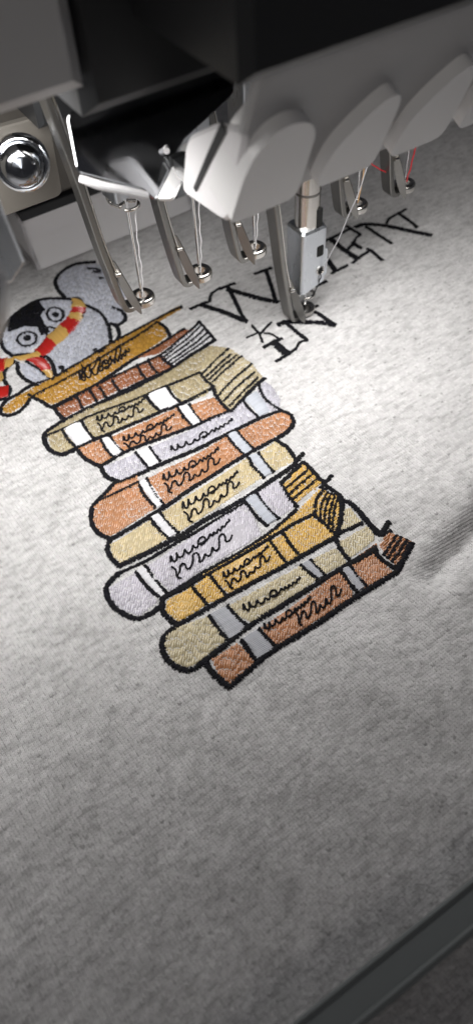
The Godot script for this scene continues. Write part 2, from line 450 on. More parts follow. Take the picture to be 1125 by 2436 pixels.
const DESIGN := [
		["embroidered_book", "gold embroidered book lying on top of the stack under the bird", [
			["fill", "spine", "gold", [-47.3, -144.7, -42.2, -141.3, -33.8, -145.8, -21.7, -157.1, -14.5, -163.1, -15.1, -166.2, -17.3, -169.1, -31.3, -157.7, -40.3, -150.2], 0],
			["fill", "cover", "gold", [-54, -141.1, -53.4, -139.3, -51.4, -139.4, -48.7, -142.5, -46.6, -145.2, -42.2, -148.1, -37.3, -151.7, -31.3, -157.2, -21.8, -165.1, -10.8, -173.7, -11.4, -175, -21.9, -166.9, -31.9, -159.2, -39, -153.4, -44.4, -149.9, -48.3, -146.8, -51.1, -144.5], 0],
			["line", "outline", "ink", [-54.4, -139.3, -53.8, -143.1, -50.7, -145.6, -47.9, -148.3, -42.4, -150.9, -37.5, -154.5, -31.4, -159.5, -21.9, -167.2, -10.5, -174.5], 0.9],
			["line", "outline", "ink", [-54.4, -139.3, -52.7, -138.4, -50.5, -138.9, -48.6, -141.5, -46.6, -144.9, -37.3, -151.4, -30.2, -157.1, -17.3, -168.7], 0.8],
			["line", "outline", "ink", [-48.3, -145.1, -44.8, -142.6, -41.6, -140.4, -34.3, -144.7, -21.7, -156.2, -14.2, -161.8, -9.9, -165.4], 0.9],
			["line", "outline", "ink", [-17.3, -169.1, -15.1, -166.8, -13.7, -163], 0.9],
			["text", "lettering", "ink", [-37.1, -152.6, -24.1, -159.6, -23.6, -154.8, -35.4, -147.4], 0],
			["text", "lettering", "ink", [-35.9, -154.3, -25, -160.7, -24.9, -156.2, -35.9, -149.7], 1],
		]],
		["embroidered_book", "chestnut brown embroidered book with ribbed spine and white pages", [
			["fill", "spine", "chestnut", [-41, -139.8, -38.8, -136.8, -25.7, -145, -13.7, -151.6, -15.1, -155.2, -16.5, -156.1, -29.8, -148.3], 0],
			["fill", "cover", "chestnut", [-22.2, -155.6, -16.5, -157.2, -7.5, -164.8, -9.9, -165.1, -14.2, -161.8], 0],
			["fill", "pages", "white", [-15.7, -156.2, -7.3, -165.3, -6.2, -167.5, -2.9, -161, -13.1, -152], 0],
			["line", "spine_rib", "ink", [-36.8, -143.6, -35.8, -141.7, -34.8, -139.1], 0.75],
			["line", "spine_rib", "ink", [-33.6, -145.8, -32.6, -143.5, -31.4, -140.9], 0.75],
			["line", "spine_rib", "ink", [-31.5, -147, -30.4, -144.7, -29.3, -142.3], 0.75],
			["line", "spine_rib", "ink", [-28.3, -149.2, -27.4, -146.6, -26, -144.1], 0.75],
			["line", "spine_rib", "ink", [-22.1, -153.1, -21.3, -150.8, -20, -148.2], 0.75],
			["line", "spine_rib", "ink", [-19.3, -154.9, -18.4, -152.1, -17, -149.9], 0.75],
			["line", "outline", "ink", [-41.8, -140.9, -40.4, -137.9, -38.5, -135.6], 0.95],
			["line", "outline", "ink", [-39.2, -135.7, -32.5, -139.5, -21.5, -146.4, -12.2, -152.1, -2.4, -160.5], 0.95],
			["line", "outline", "ink", [-6.2, -167.9, -4.5, -164.5, -2.4, -160.5], 0.95],
			["line", "outline", "ink", [-41.8, -140.4, -29.8, -147.9, -16.4, -156.1, -11, -161.4, -6, -167.5], 0.9],
			["line", "outline", "ink", [-16.4, -156.1, -14.8, -153.6, -12.7, -151.5], 0.9],
			["line", "page_line", "ink", [-15.2, -155.5, -10, -160.5, -5.6, -166.1], 0.5],
			["line", "page_line", "ink", [-14.7, -154.5, -9.3, -159.3, -4.9, -164.7], 0.5],
			["line", "page_line", "ink", [-14.1, -153.5, -8.7, -158, -4.1, -163.3], 0.5],
			["line", "page_line", "ink", [-13.6, -152.5, -8.1, -157, -3.4, -161.9], 0.5],
		]],
		["embroidered_book", "khaki embroidered book with wide white bands and a fan of page lines", [
			["fill", "cover", "khaki", [-42.7, -132, -39, -135.7, -21.5, -145, -12.2, -151.5, -3.6, -158.4, 1.1, -156.9, -7.1, -149, -19.1, -142.8, -34.3, -135.5, -41.4, -131], 0],
			["fill", "pages", "paper", [-3.6, -158.4, 1.1, -157.2, 6.5, -150.3, 9, -145, 0.3, -135.2, -2.8, -139.7, -3.6, -143.7, -6.5, -148.8], 0],
			["fill", "spine", "khaki", [-42.3, -130.9, -39, -132.8, -37.4, -130.1, -35.5, -127.1, -38.7, -125.2, -41.3, -126.8], 0],
			["fill", "spine", "khaki", [-34.3, -135.5, -20.4, -142, -18.9, -139.2, -16.5, -135.9, -27.9, -130.5, -31.5, -129.1, -33.1, -132.4], 0],
			["fill", "spine", "khaki", [-14.1, -144.5, -6.6, -148.6, -3.4, -143.4, -5.3, -140.7, -10.8, -138.4, -12.3, -140.7], 0],
			["satin", "white_band", "white", [-39, -132.8, -34.9, -135, -31.7, -128.9, -35.5, -127.1], 0],
			["satin", "white_band", "white", [-19.5, -142.2, -14.5, -144.4, -11.4, -138.2, -16.1, -136.1], 0],
			["line", "outline", "ink", [-39.1, -135.8, -42.8, -132.5, -43.1, -130, -41.7, -126.9, -38.7, -125, -35.2, -126.6], 1],
			["line", "outline", "ink", [-42.6, -131.2, -34.3, -135.5, -19.1, -142.7, -6.5, -148.9], 0.75],
			["line", "outline", "ink", [-6.5, -148.9, -5.1, -145.8, -3.4, -143.2], 0.8],
			["line", "outline", "ink", [-3.4, -143.2, -2.6, -139.7, -0, -134.8], 0.9],
			["line", "outline", "ink", [-38.7, -125, -35.5, -126.8, -27.9, -130.5, -16.5, -135.8, -10.4, -138.6, -3.4, -143.1], 0.9],
			["line", "outline", "ink", [-39.2, -135.7, -21.5, -145.3, -12.7, -151.8], 0.75],
			["line", "outline", "ink", [9.2, -145.3, 5.9, -141.7, 0.5, -134.8], 0.9],
			["line", "outline", "ink", [-39.2, -133, -37.8, -129.9, -35.5, -126.8], 0.75],
			["line", "outline", "ink", [-34.8, -135.3, -33.6, -132.2, -31.3, -128.7], 0.75],
			["line", "outline", "ink", [-19.7, -142.2, -18.2, -138.9, -16.1, -135.9], 0.75],
			["line", "outline", "ink", [-14.5, -144.5, -13.1, -140.8, -10.8, -138], 0.75],
			["line", "page_line", "ink", [-5.8, -148.4, -2.6, -152.6, 1, -156.8], 0.6],
			["line", "page_line", "ink", [-5.1, -147.1, -1.8, -151, 1.4, -154.5], 0.6],
			["line", "page_line", "ink", [-4.4, -145.8, -0.8, -150.3, 2.9, -153.9], 0.6],
			["line", "page_line", "ink", [-3.6, -144.7, 0.2, -149.3, 4.1, -153.4], 0.6],
			["line", "page_line", "ink", [-2.5, -139.8, 1.6, -145.1, 6.4, -150.3], 0.6],
			["line", "page_line", "ink", [-1.2, -138.1, 3, -143.2, 6.9, -147.3], 0.6],
			["line", "page_line", "ink", [0.1, -136.5, 3.8, -140.9, 7.6, -145.5], 0.6],
			["text", "lettering", "ink", [-31.5, -136.7, -19.9, -141.6, -19.4, -139, -31, -133.8], 0],
			["text", "lettering", "ink", [-31, -133.8, -20.4, -138.5, -19.9, -136.2, -30.1, -131], 1],
		]],
		["embroidered_book", "slim orange embroidered book fourth from the top of the stack", [
			["fill", "spine", "orange", [-35.4, -126.3, -30, -128.7, -28.4, -125.3, -26.8, -122.6, -29.9, -120.7, -33.1, -123.2], 0],
			["fill", "spine", "orange", [-27.8, -129.4, -12.1, -136.9, -10.9, -134, -9, -131.3, -24.7, -124.2, -26.5, -127.1], 0],
			["fill", "spine", "orange", [-9.2, -137.5, -3.5, -139.9, -1.9, -137.2, -0.4, -134.8, -6.5, -132, -8, -134.6], 0],
			["satin", "white_band", "white", [-30, -128.7, -27.9, -129.2, -24.6, -124.3, -26.8, -122.6], 0],
			["satin", "white_band", "white", [-12.1, -136.9, -9.3, -137.4, -6.7, -131.9, -8.9, -131.1], 0],
			["line", "outline", "ink", [-35.5, -126.8, -33.1, -123, -29.6, -120.4], 0.95],
			["line", "outline", "ink", [-29.6, -120.4, -26.8, -122.4, -24, -124.3, -8.5, -131, 0.3, -134.8], 0.9],
			["line", "outline", "ink", [-30, -128.7, -28.7, -125.6, -26.8, -122.6], 0.7],
			["line", "outline", "ink", [-27.9, -129.7, -26.5, -126.7, -24.4, -123.9], 0.7],
			["line", "outline", "ink", [-12.1, -137.1, -10.8, -134, -8.8, -131], 0.7],
			["line", "outline", "ink", [-9.3, -137.8, -8.2, -134.7, -6.4, -131.7], 0.7],
			["text", "lettering", "ink", [-25.2, -129.7, -12.8, -135.1, -12.6, -132.8, -24.5, -126.8], 0],
			["text", "lettering", "ink", [-24.7, -126.8, -13.6, -132.1, -13.4, -129.6, -23.7, -124.9], 1],
		]],
		["embroidered_book", "slim silver white embroidered book with one line of lettering", [
			["fill", "spine", "silver", [-28.8, -120.1, -21.8, -123.5, -20.2, -121, -18.9, -118.5, -24.8, -115.6, -27.4, -117.1], 0],
			["fill", "spine", "silver", [-18.4, -125.1, -6.6, -131.1, 3.4, -137.7, 4.6, -134.8, 6.4, -132.2, -5.8, -125.7, -16.4, -120.6], 0],
			["fill", "spine", "silver", [7.2, -141.1, 8.8, -144.3, 10.6, -142.7, 12.1, -138.2, 12.1, -133.9, 9.6, -133.8, 8.4, -137.2], 0],
			["satin", "white_band", "white", [-21.8, -123.5, -18.6, -124.9, -16.4, -120.7, -18.9, -118.9], 0],
			["satin", "white_band", "bluewhite", [3.9, -138.2, 7, -140.9, 9.6, -134.1, 6.7, -132.5], 0],
			["line", "outline", "ink", [-29.6, -120.6, -28.1, -117.1, -24.8, -115.3], 0.95],
			["line", "outline", "ink", [-24.8, -115.3, -18.9, -118.4, -6.8, -124.3, 7.2, -131.8, 12.5, -133.7], 0.9],
			["line", "outline", "ink", [7.5, -144, 8.5, -138.6, 12.1, -133.6], 0.8],
			["line", "outline", "ink", [-21.8, -123.7, -20.3, -121, -18.7, -118.6], 0.7],
			["line", "outline", "ink", [-18.6, -125.1, -17.5, -122.6, -16.2, -120.6], 0.7],
			["line", "outline", "ink", [3.6, -137.9, 4.7, -135.2, 6.6, -132.2], 0.7],
			["text", "lettering", "ink", [-14.3, -125.5, 0.6, -132.4, 1, -129.9, -13.5, -122.9], 0],
		]],
		["embroidered_book", "thick orange embroidered book with rounded ends, widest at upper right", [
			["fill", "spine", "orange", [-30.5, -109.1, -28.7, -110.9, -21, -115, -19.1, -110.9, -17.2, -107.5, -26.8, -101.1, -28.8, -101.8, -30.5, -105.1], 0],
			["fill", "cover", "orange", [-29, -110.9, -26, -114.9, -21.5, -116.9, -21, -115.3], 0],
			["fill", "spine", "orange", [-19, -115.9, -6.8, -123, -0.9, -126.8, 0.8, -123.8, 2.4, -120.8, -15.4, -108.3, -17.3, -111.3], 0],
			["fill", "spine", "orange", [1.4, -128.2, 12, -133.3, 14.1, -131.7, 14.3, -129.7, 13.2, -127.5, 5, -122.3, 3.3, -124.8], 0],
			["satin", "white_band", "white", [-21.1, -114.8, -19.2, -115.7, -15.4, -108.5, -17.2, -107.5], 0],
			["satin", "white_band", "bluewhite", [-1, -127, 1.4, -128.2, 4.7, -122, 2.6, -120.8], 0],
			["line", "outline", "ink", [-26, -115.4, -29.2, -111.2, -30.9, -108.3, -30.7, -104.5, -28.9, -101.6, -26.5, -100.3], 1],
			["line", "outline", "ink", [-29.2, -110.7, -25.1, -112.9, -21, -115], 0.6],
			["line", "outline", "ink", [12.1, -133.6, 14.1, -132, 14.5, -129.3, 13, -127, 10, -124.6], 1],
			["line", "outline", "ink", [-26.5, -100.3, -15.5, -107.3, -6.2, -114.5, 2.4, -120.3, 10, -124.6], 0.95],
			["line", "outline", "ink", [-21.2, -115, -19.6, -111, -17.2, -107.5], 0.75],
			["line", "outline", "ink", [-19.3, -116, -17.7, -111.7, -15.4, -108], 0.75],
			["line", "outline", "ink", [-1, -127.2, 0.5, -123.8, 2.6, -120.6], 0.75],
			["line", "outline", "ink", [1.4, -128.4, 3, -124.9, 4.9, -122.1], 0.75],
			["text", "lettering", "ink", [-16, -117.4, -3, -123.9, -2.7, -121.3, -15.4, -114.1], 0],
			["text", "lettering", "ink", [-15.4, -114.1, -2.9, -121.3, -2.6, -118.6, -14.7, -111], 1],
		]],
		["embroidered_book", "cream embroidered book with narrow white bands in mid stack", [
			["fill", "spine", "cream", [-26.7, -98.6, -18.3, -104.5, -16.4, -101.4, -14.6, -99.3, -24.1, -93.7, -25.9, -95.5], 0],
			["fill", "spine", "cream", [-16.2, -105.8, 3.3, -119.7, 4.6, -116.5, 6.3, -113.9, -12.4, -100.7, -14.6, -102.8], 0],
			["fill", "spine", "cream", [5.9, -120.7, 9.9, -123.9, 12.1, -121.7, 13.7, -118.1, 8.5, -115.3, 7.2, -117.5], 0],
			["satin", "white_band", "white", [-18.3, -104.8, -16.4, -105.8, -12.8, -100.4, -14.6, -99.3], 0],
			["satin", "white_band", "bluewhite", [3.5, -120, 5.8, -120.6, 8.5, -115, 6.4, -113.8], 0],
			["line", "outline", "ink", [-26.5, -100.3, -27.2, -98, -26.4, -95.5, -24.6, -93.2], 1],
			["line", "outline", "ink", [-24.6, -93.2, -12.7, -99.3, -6.5, -103.5, 2, -108.1, 14, -117.1], 1.2],
			["line", "outline", "ink", [10, -124.2, 12.6, -121.6, 14.1, -117.5], 1],
			["line", "outline", "ink", [13.6, -117.3, 15.9, -120], 1],
			["line", "outline", "ink", [-18.4, -104.9, -16.8, -101.9, -14.4, -99.1], 0.75],
			["line", "outline", "ink", [-16.3, -106.1, -14.6, -103, -12.5, -100.4], 0.75],
			["line", "outline", "ink", [3.4, -120, 4.6, -116.5, 6.6, -113.5], 0.75],
			["line", "outline", "ink", [5.8, -120.9, 7.1, -117.8, 8.7, -115], 0.75],
			["text", "lettering", "ink", [-11.8, -109.1, 0.9, -116.2, 1.2, -113.8, -11.3, -105.8], 0],
			["text", "lettering", "ink", [-11.3, -105.8, 1, -113.8, 1.2, -111.2, -10.5, -102.8], 1],
		]],
		["embroidered_book", "lilac white embroidered book with a grey band and yellow page block", [
			["fill", "spine", "lilac", [-26.3, -88.1, -21.3, -91.2, -19.3, -87.8, -16.8, -84.1, -20.2, -81.1, -24.2, -82.6, -26.2, -85.4], 0],
			["fill", "spine", "lilac", [-18.7, -92.8, -12.7, -96.9, 1.7, -107.3, 3.3, -104.3, 4.7, -98.6, -7.5, -90.8, -14.2, -86.3, -16.8, -89.5], 0],
			["fill", "spine", "lilac", [4.8, -109.7, 9.6, -112.8, 10.9, -108.7, 12.4, -105.1, 8.5, -102.5, 6.6, -105.7], 0],
			["satin", "white_band", "white", [-21.1, -91.4, -19.4, -92.6, -15.3, -85.8, -16.5, -84.7], 0],
			["satin", "grey_band", "bluewhite", [1.9, -107.7, 4.5, -109.4, 8.5, -102.5, 6, -101], 0],
			["fill", "pages", "yellow", [10.3, -111.1, 15.6, -117.1, 18.9, -111.2, 17.2, -109.6, 12.7, -106.3], 1],
			["line", "outline", "ink", [-24.5, -91.5, -26.9, -88.4, -26.4, -85.4, -24.2, -82.3, -20.2, -80.4, -15.9, -83.1], 1.05],
			["line", "outline", "ink", [-24.5, -91.5, -19.4, -93.9, -12.7, -98, 1.9, -106.9], 0.6],
			["line", "outline", "ink", [-15.5, -85, -7.5, -89.9, 4.8, -97.5, 12.7, -104.1], 0.8],
			["line", "outline", "ink", [10.1, -111.8, 15.6, -117.3], 0.9],
			["line", "outline", "ink", [15.6, -117.3, 17.5, -114.4, 19.4, -111.1], 1],
			["line", "outline", "ink", [10, -112, 11.3, -108.1, 12.9, -104.8], 0.9],
			["line", "outline", "ink", [-21.2, -91.4, -18.9, -87.7, -15.8, -84.6], 0.75],
			["line", "outline", "ink", [-19.3, -92.8, -17.4, -89.1, -14.8, -85.7], 0.75],
			["line", "outline", "ink", [1.8, -107.8, 3.6, -104, 6.2, -100.7], 0.75],
			["line", "outline", "ink", [4.5, -109.7, 6.3, -105.6, 8.8, -102.2], 0.75],
			["line", "page_line", "ink", [10.8, -109.8, 13.8, -112.6, 16.7, -115.4], 0.6],
			["line", "page_line", "ink", [11.6, -108.4, 14.4, -111.1, 17.5, -113.9], 0.6],
			["line", "page_line", "ink", [12.3, -107.1, 15.2, -109.6, 18.2, -112.4], 0.6],
			["text", "lettering", "ink", [-14.6, -95.2, -1.5, -103.1, -1.3, -100.7, -13.9, -92.2], 0],
			["text", "lettering", "ink", [-14, -91.8, -1.4, -100, -1, -97.4, -13.1, -88.7], 1],
		]],
		["embroidered_book", "yellow embroidered book with plain yellow bands and page lines", [
			["fill", "cover", "yellow", [-7.5, -89.5, 4.7, -97.1, 12.6, -103.4, 18, -109.2, 19.4, -109.7, 16.8, -102.8, 9.2, -99.5, -0.9, -93, -6.2, -89.5], 0],
			["fill", "spine", "yellow", [-14.8, -84.2, -10, -86.8, -8.4, -84.4, -7.2, -82.8, -12.7, -79.2, -15.1, -81.9], 0],
			["fill", "spine", "yellow", [-9.6, -86.8, -6.5, -89.3, -4.8, -86.5, -3.2, -84, -6.9, -83, -8.3, -84.9], 0],
			["fill", "spine", "yellow", [-6.2, -89.5, 6.3, -96.6, 7.7, -93.6, 9.2, -90.9, -2.6, -84.7, -4.4, -86.8], 0],
			["fill", "spine", "yellow", [6.7, -96.7, 9.2, -98.2, 10.3, -95.4, 12, -92.5, 9.6, -91.2, 8.1, -93.9], 0],
			["fill", "spine", "yellow", [9.6, -98.6, 15.8, -102, 18, -99.6, 19.6, -96.8, 12.4, -92.6, 10.7, -95.7], 0],
			["fill", "pages", "yellow", [16.8, -102.8, 19.3, -109.1, 22.1, -107.2, 22.2, -104.8, 20.4, -98.1, 19.4, -97.1, 17.6, -100.2], 1],
			["line", "outline", "ink", [-15.6, -85.2, -15.7, -81.6, -12.9, -78.4], 1.05],
			["line", "outline", "ink", [-15.5, -84.8, -6.2, -89.7, 9.1, -99.1, 16.1, -102.6], 0.75],
			["line", "outline", "ink", [16.1, -102.6, 18, -100.2, 20, -96.7], 0.9],
			["line", "outline", "ink", [-12.9, -78.4, -2.6, -84.3, 9.2, -90.6, 19.9, -96.4], 1],
			["line", "outline", "ink", [19.4, -109.5, 17.2, -106.4, 16.4, -102.6], 0.8],
			["line", "outline", "ink", [19.2, -110.9, 20.9, -109, 22.5, -107.1], 0.9],
			["line", "outline", "ink", [22.3, -107.1, 22.1, -103.1, 20.2, -96.7], 1.2],
			["line", "outline", "ink", [-9.8, -86.9, -8.5, -84.9, -7.1, -82.7], 0.75],
			["line", "outline", "ink", [-6.4, -89.6, -4.8, -86.6, -2.9, -83.9], 0.75],
			["line", "outline", "ink", [6.5, -96.7, 7.8, -93.8, 9.5, -90.8], 0.75],
			["line", "outline", "ink", [9.4, -98.5, 10.5, -95.5, 12.3, -92.3], 0.75],
			["line", "outline", "ink", [18.5, -109.8, 19.8, -111.4, 21.3, -113.1], 0.9],
			["line", "page_line", "ink", [19.9, -108.5, 18, -104.6, 17.3, -101.3], 0.55],
			["line", "page_line", "ink", [20.5, -108, 18.8, -103.8, 18.1, -100.2], 0.55],
			["line", "page_line", "ink", [21.2, -107.6, 19.6, -102.8, 18.8, -98.9], 0.55],
			["line", "page_line", "ink", [21.9, -107, 20.3, -102.2, 19.5, -97.7], 0.55],
			["text", "lettering", "ink", [-3.9, -90.2, 6, -95.7, 6.2, -93.9, -3.4, -87.9], 0],
			["text", "lettering", "ink", [-3.4, -87.7, 6, -93.6, 6.3, -91.7, -2.6, -85.6], 1],
		]],
		["embroidered_book", "pale khaki embroidered book with rounded left end and grey bands", [
			["fill", "spine", "sand", [-14.9, -77.2, -6.9, -80, -5, -77, -3.7, -74.7, -9.3, -69.8, -11.6, -69.3, -14, -70.9, -15.3, -74], 0],
			["fill", "spine", "sand", [-2.7, -82, 11.9, -90, 13.6, -87.9, 15.1, -86.5, 1.5, -77.7, -0.8, -79.5], 0],
			["fill", "spine", "sand", [14.4, -91.1, 19.3, -93.7, 20.9, -91.9, 21.2, -90, 16.6, -87.4, 15.4, -89.1], 0],
			["fill", "cover", "sand", [20.3, -95, 26.9, -98.9, 27.9, -96.6, 27.6, -95, 21.7, -90.8, 20.7, -93], 0],
			["fill", "cover", "sand", [22.4, -103.1, 24, -104, 25.9, -100, 21.4, -98], 0],
			["satin", "grey_band", "grey", [-6.7, -80.2, -3.2, -81.8, 0.6, -76.7, -3.5, -74.6], 0],
			["satin", "grey_band", "grey", [12.2, -90.2, 14.1, -91.2, 16.4, -87.2, 14.9, -86.6], 0],
			["line", "outline", "ink", [-12.9, -78.4, -15.1, -76.5, -15.8, -73.8, -14.8, -70.9, -12.4, -69, -10.1, -68.8, -7.7, -70.5], 1.1],
			["line", "outline", "ink", [-7.7, -70.4, 1.1, -77.2, 10.1, -82.6, 21.1, -89.1, 27.9, -93.4], 1.1],
			["line", "outline", "ink", [22.2, -106, 24.7, -104.6, 28, -98.3, 29.5, -96.2], 1.1],
			["line", "outline", "ink", [20.7, -97.4, 26.1, -99.8], 0.8],
			["line", "outline", "ink", [19.9, -96.4, 20.7, -93, 22, -90.6], 0.9],
			["line", "outline", "ink", [22.3, -105.9, 21.9, -101.5, 20.5, -97.2], 1],
			["line", "outline", "ink", [28, -97.4, 29.3, -96.6, 31.6, -99.5], 1.1],
			["line", "outline", "ink", [-6.8, -80.1, -5.3, -77.3, -3.5, -74.5], 0.8],
			["line", "outline", "ink", [-3.1, -82, -1.5, -79.3, 0.9, -76.7], 0.8],
			["line", "outline", "ink", [12.1, -90.3, 13.4, -88.3, 15, -86.4], 0.75],
			["line", "outline", "ink", [14.2, -91.3, 15.3, -89.1, 16.6, -87.2], 0.75],
			["text", "lettering", "ink", [-0.5, -82.6, 11.7, -87.4, 12, -85.4, 0.2, -79.9], 0],
		]],
		["embroidered_book", "copper brown embroidered book at the bottom of the stack", [
			["fill", "spine", "copper", [-6.5, -70.5, -1.6, -73.6, 0.3, -71.2, 1.3, -69.1, -3.2, -65.5, -5.4, -67.4], 0],
			["fill", "spine", "copper", [3.2, -76.4, 19.7, -87.7, 20.8, -85.3, 21.6, -82.1, 5.9, -72.5, 4.1, -74.5], 0],
			["fill", "spine", "copper", [22.4, -89.2, 27, -91.6, 28.9, -89.1, 30, -87.2, 23.9, -83.6, 22.8, -86.2], 0],
			["fill", "cover", "copper", [24.2, -91.6, 28.1, -94.4, 28.1, -93, 25, -90.7], 0],
			["satin", "grey_band", "grey", [-0.7, -74.2, 2.5, -76.1, 5.5, -72.1, 1.5, -70], 0],
			["satin", "grey_band", "grey", [20, -88.1, 21.8, -88.9, 24.2, -84.2, 22.4, -83], 0],
			["fill", "pages", "copper", [28.7, -94.4, 31.4, -97, 35.7, -94.2, 31.4, -88.7, 30, -90.6], 1],
			["line", "outline", "ink", [-7.7, -70.4, -6.7, -67.9, -3.6, -64.9], 1.2],
			["line", "outline", "ink", [-3.6, -64.9, 1.3, -68.8, 5.9, -72.1, 13, -76, 21.6, -81.5, 30.2, -86.6, 31.8, -88.5], 1.1],
			["line", "outline", "ink", [35.2, -93.8, 31.6, -88.4], 1.5],
			["line", "outline", "ink", [27.1, -92.9, 28.7, -90, 31.2, -87.7], 0.9],
			["line", "outline", "ink", [29.1, -96.2, 31.6, -97.1], 0.9],
			["line", "outline", "ink", [22.7, -89.7, 27.9, -92.9], 0.9],
			["line", "page_line", "ink", [32.5, -96, 30.8, -93.6, 29.1, -91.4], 0.7],
			["line", "page_line", "ink", [33.4, -95.4, 31.7, -93, 29.8, -90.5], 0.7],
			["line", "page_line", "ink", [34.4, -94.7, 32.4, -91.9, 30.5, -89.6], 0.8],
			["line", "outline", "ink", [-0.8, -74.2, 0.3, -71.9, 1.6, -69.8], 0.8],
			["line", "outline", "ink", [2.6, -76.2, 4, -74, 5.7, -72.1], 0.8],
			["line", "outline", "ink", [19.8, -88.1, 21, -85.2, 22.5, -82.8], 0.8],
			["line", "outline", "ink", [21.9, -89, 23, -86.1, 24.4, -84.1], 0.8],
			["text", "lettering", "ink", [3.3, -77.7, 13.2, -82.8, 13.5, -80.6, 3.9, -75.3], 0],
			["text", "lettering", "ink", [9.8, -79.5, 19.3, -84.8, 19.4, -81.9, 10.1, -76.3], 1],
		]],
		["embroidered_bird", "white embroidered bird in a red and gold striped scarf", [
			["fill", "wing", "bird", [-34.5, -196.2, -40.4, -195.7, -43.7, -193, -44.8, -189.4, -43.5, -185.1, -41.7, -182, -39.8, -180.5, -36.9, -178.6, -32.6, -174.9, -29.4, -170.1, -25.7, -170.7, -25.6, -183.4, -26.9, -188.2, -29.6, -192.9], 0],
			["fill", "body", "bird", [-36.8, -178.2, -32.6, -174.7, -30.1, -169.8, -29.1, -163.2, -32.6, -158.9, -39, -153.4, -41.4, -151.4, -42.6, -155, -45.2, -158.4, -46.4, -159.8, -40.9, -167.3, -37.1, -172.8], 0],
			["fill", "head", "bird", [-49.2, -181.4, -44.4, -181.7, -39.8, -180.5, -39.3, -176, -40.8, -171.4, -44.9, -167.3, -46.8, -165, -50.7, -160.6, -53.5, -159.9, -56.1, -162.8, -57.4, -167.5, -56.4, -172.7, -53.1, -177.9], 0],
			["fill", "face_patch", "ink", [-49.2, -181.4, -47, -177.2, -48, -174.9, -46.7, -171.3, -44.9, -167.8, -47, -166.7, -48.2, -170.1, -51.8, -170.9, -55.8, -169, -56.4, -172.7, -53.1, -177.9], 2],
			["fill", "foot", "bird", [-52, -157.1, -48.8, -156.9, -45.8, -153.8, -43.2, -149.7, -46.4, -148.4, -49.8, -151.5], 0],
			["satin", "scarf_stripe", "scarfgold", [-40.3, -181.1, -37.3, -179.7, -36.1, -177.4, -40.1, -177.7], 0],
			["satin", "scarf_stripe", "scarfred", [-40.1, -177.7, -36.1, -177.4, -36.6, -174, -40.3, -175.6], 0],
			["satin", "scarf_stripe", "scarfgold", [-40.3, -175.6, -36.6, -174, -37.4, -171, -40.9, -173.4], 0],
			["satin", "scarf_stripe", "scarfred", [-40.9, -173.4, -37.4, -171, -39.6, -166.5, -42.6, -170.7], 0],
			["satin", "scarf_stripe", "scarfgold", [-42.6, -170.7, -39.6, -166.5, -43, -162.6, -45.7, -166.5], 0],
			["satin", "scarf_stripe", "scarfred", [-45.7, -166.5, -43, -162.6, -45.7, -158.8, -48.3, -161.7], 0],
			["satin", "scarf_stripe", "scarfgold", [-47.8, -161.1, -46.5, -159.3, -51.6, -158.1, -53.3, -159.3], 0],
			["satin", "scarf_stripe", "scarfred", [-55.1, -159.5, -55.5, -154.1, -57.3, -155, -57.2, -159.4], 0],
			["satin", "scarf_stripe", "scarfgold", [-53.3, -159.3, -53.5, -156.5, -55.4, -154.8, -55.4, -159.2], 0],
			["satin", "scarf_stripe", "scarfred", [-53.5, -148.9, -53.2, -144.9, -55.5, -144.4, -56.3, -148.9], 0],
			["satin", "scarf_stripe", "scarfgold", [-55.9, -154.1, -55, -151, -56.7, -149.6, -57.5, -154.3], 0],
			["satin", "scarf_stripe", "scarfred", [-50.1, -158.1, -46.5, -158.5, -44.8, -156.5, -47.5, -155.8], 0],
			["satin", "scarf_stripe", "scarfred", [-47.5, -155.8, -44.8, -156.5, -43.7, -153.6, -46, -153.5], 0],
			["satin", "scarf_stripe", "scarfgold", [-46, -153.5, -43.7, -153.6, -43, -150.5, -44.4, -151.5], 0],
			["line", "outline", "ink", [-34.5, -197, -40.4, -196.5, -44, -193.4, -45.3, -189.4, -43.8, -185.1, -41.9, -182], 1],
			["line", "outline", "ink", [-30.3, -193.4, -27.5, -190.2, -25.3, -184.3], 1],
			["line", "outline", "ink", [-29.1, -176.6, -26.5, -174.9, -25.5, -171.4, -27.4, -169.2, -29.4, -170.1], 1],
			["line", "outline", "ink", [-36.9, -178.6, -32.6, -175.1, -30, -169.8, -28.9, -162.7], 1],
			["line", "outline", "ink", [-28, -169.6, -26.9, -166.1, -27.2, -162.9], 0.9],
			["line", "outline", "ink", [-39.8, -180.9, -44.4, -182.1, -49.2, -181.6, -53.3, -177.9, -56.7, -172.8, -57.6, -167.5, -56.3, -162.8, -53.7, -159.9], 1],
			["line", "outline", "ink", [-39.9, -181.4, -38, -180.8, -36.6, -177.5, -37.1, -173, -40.9, -167.2, -46.4, -159.6], 0.8],
			["line", "outline", "ink", [-39.8, -180.3, -39.4, -176.4, -40.8, -171.4, -45, -166.4, -48.1, -160.9], 0.7],
			["line", "outline", "ink", [-53.7, -159.9, -50.7, -160.3, -46.3, -159.3, -43.8, -157, -42, -151], 1],
			["line", "outline", "ink", [-52.3, -157.3, -51.6, -153.6, -49.2, -150.4, -46.2, -148.1], 0.9],
			["line", "outline", "ink", [-50.2, -157.7, -46.4, -153.9, -42.6, -150], 0.8],
			["line", "outline", "ink", [-53, -158, -55, -154.8, -54.8, -150.9, -52.9, -147, -54.2, -144.2, -56, -144.1], 0.9],
			["line", "claw", "ink", [-41.1, -154.5, -40, -152.3, -39.4, -152.5], 1.5],
			["line", "claw", "ink", [-32.9, -159.9, -31.8, -158.5, -30.5, -160], 1.5],
			["line", "feather_line", "ink", [-36.7, -194.1, -34.7, -193.9, -32.9, -192.7], 0.8],
			["line", "feather_line", "ink", [-35, -192.6, -32.8, -191.7], 0.7],
			["line", "feather_line", "ink", [-33.2, -189.7, -32, -189.2], 0.7],
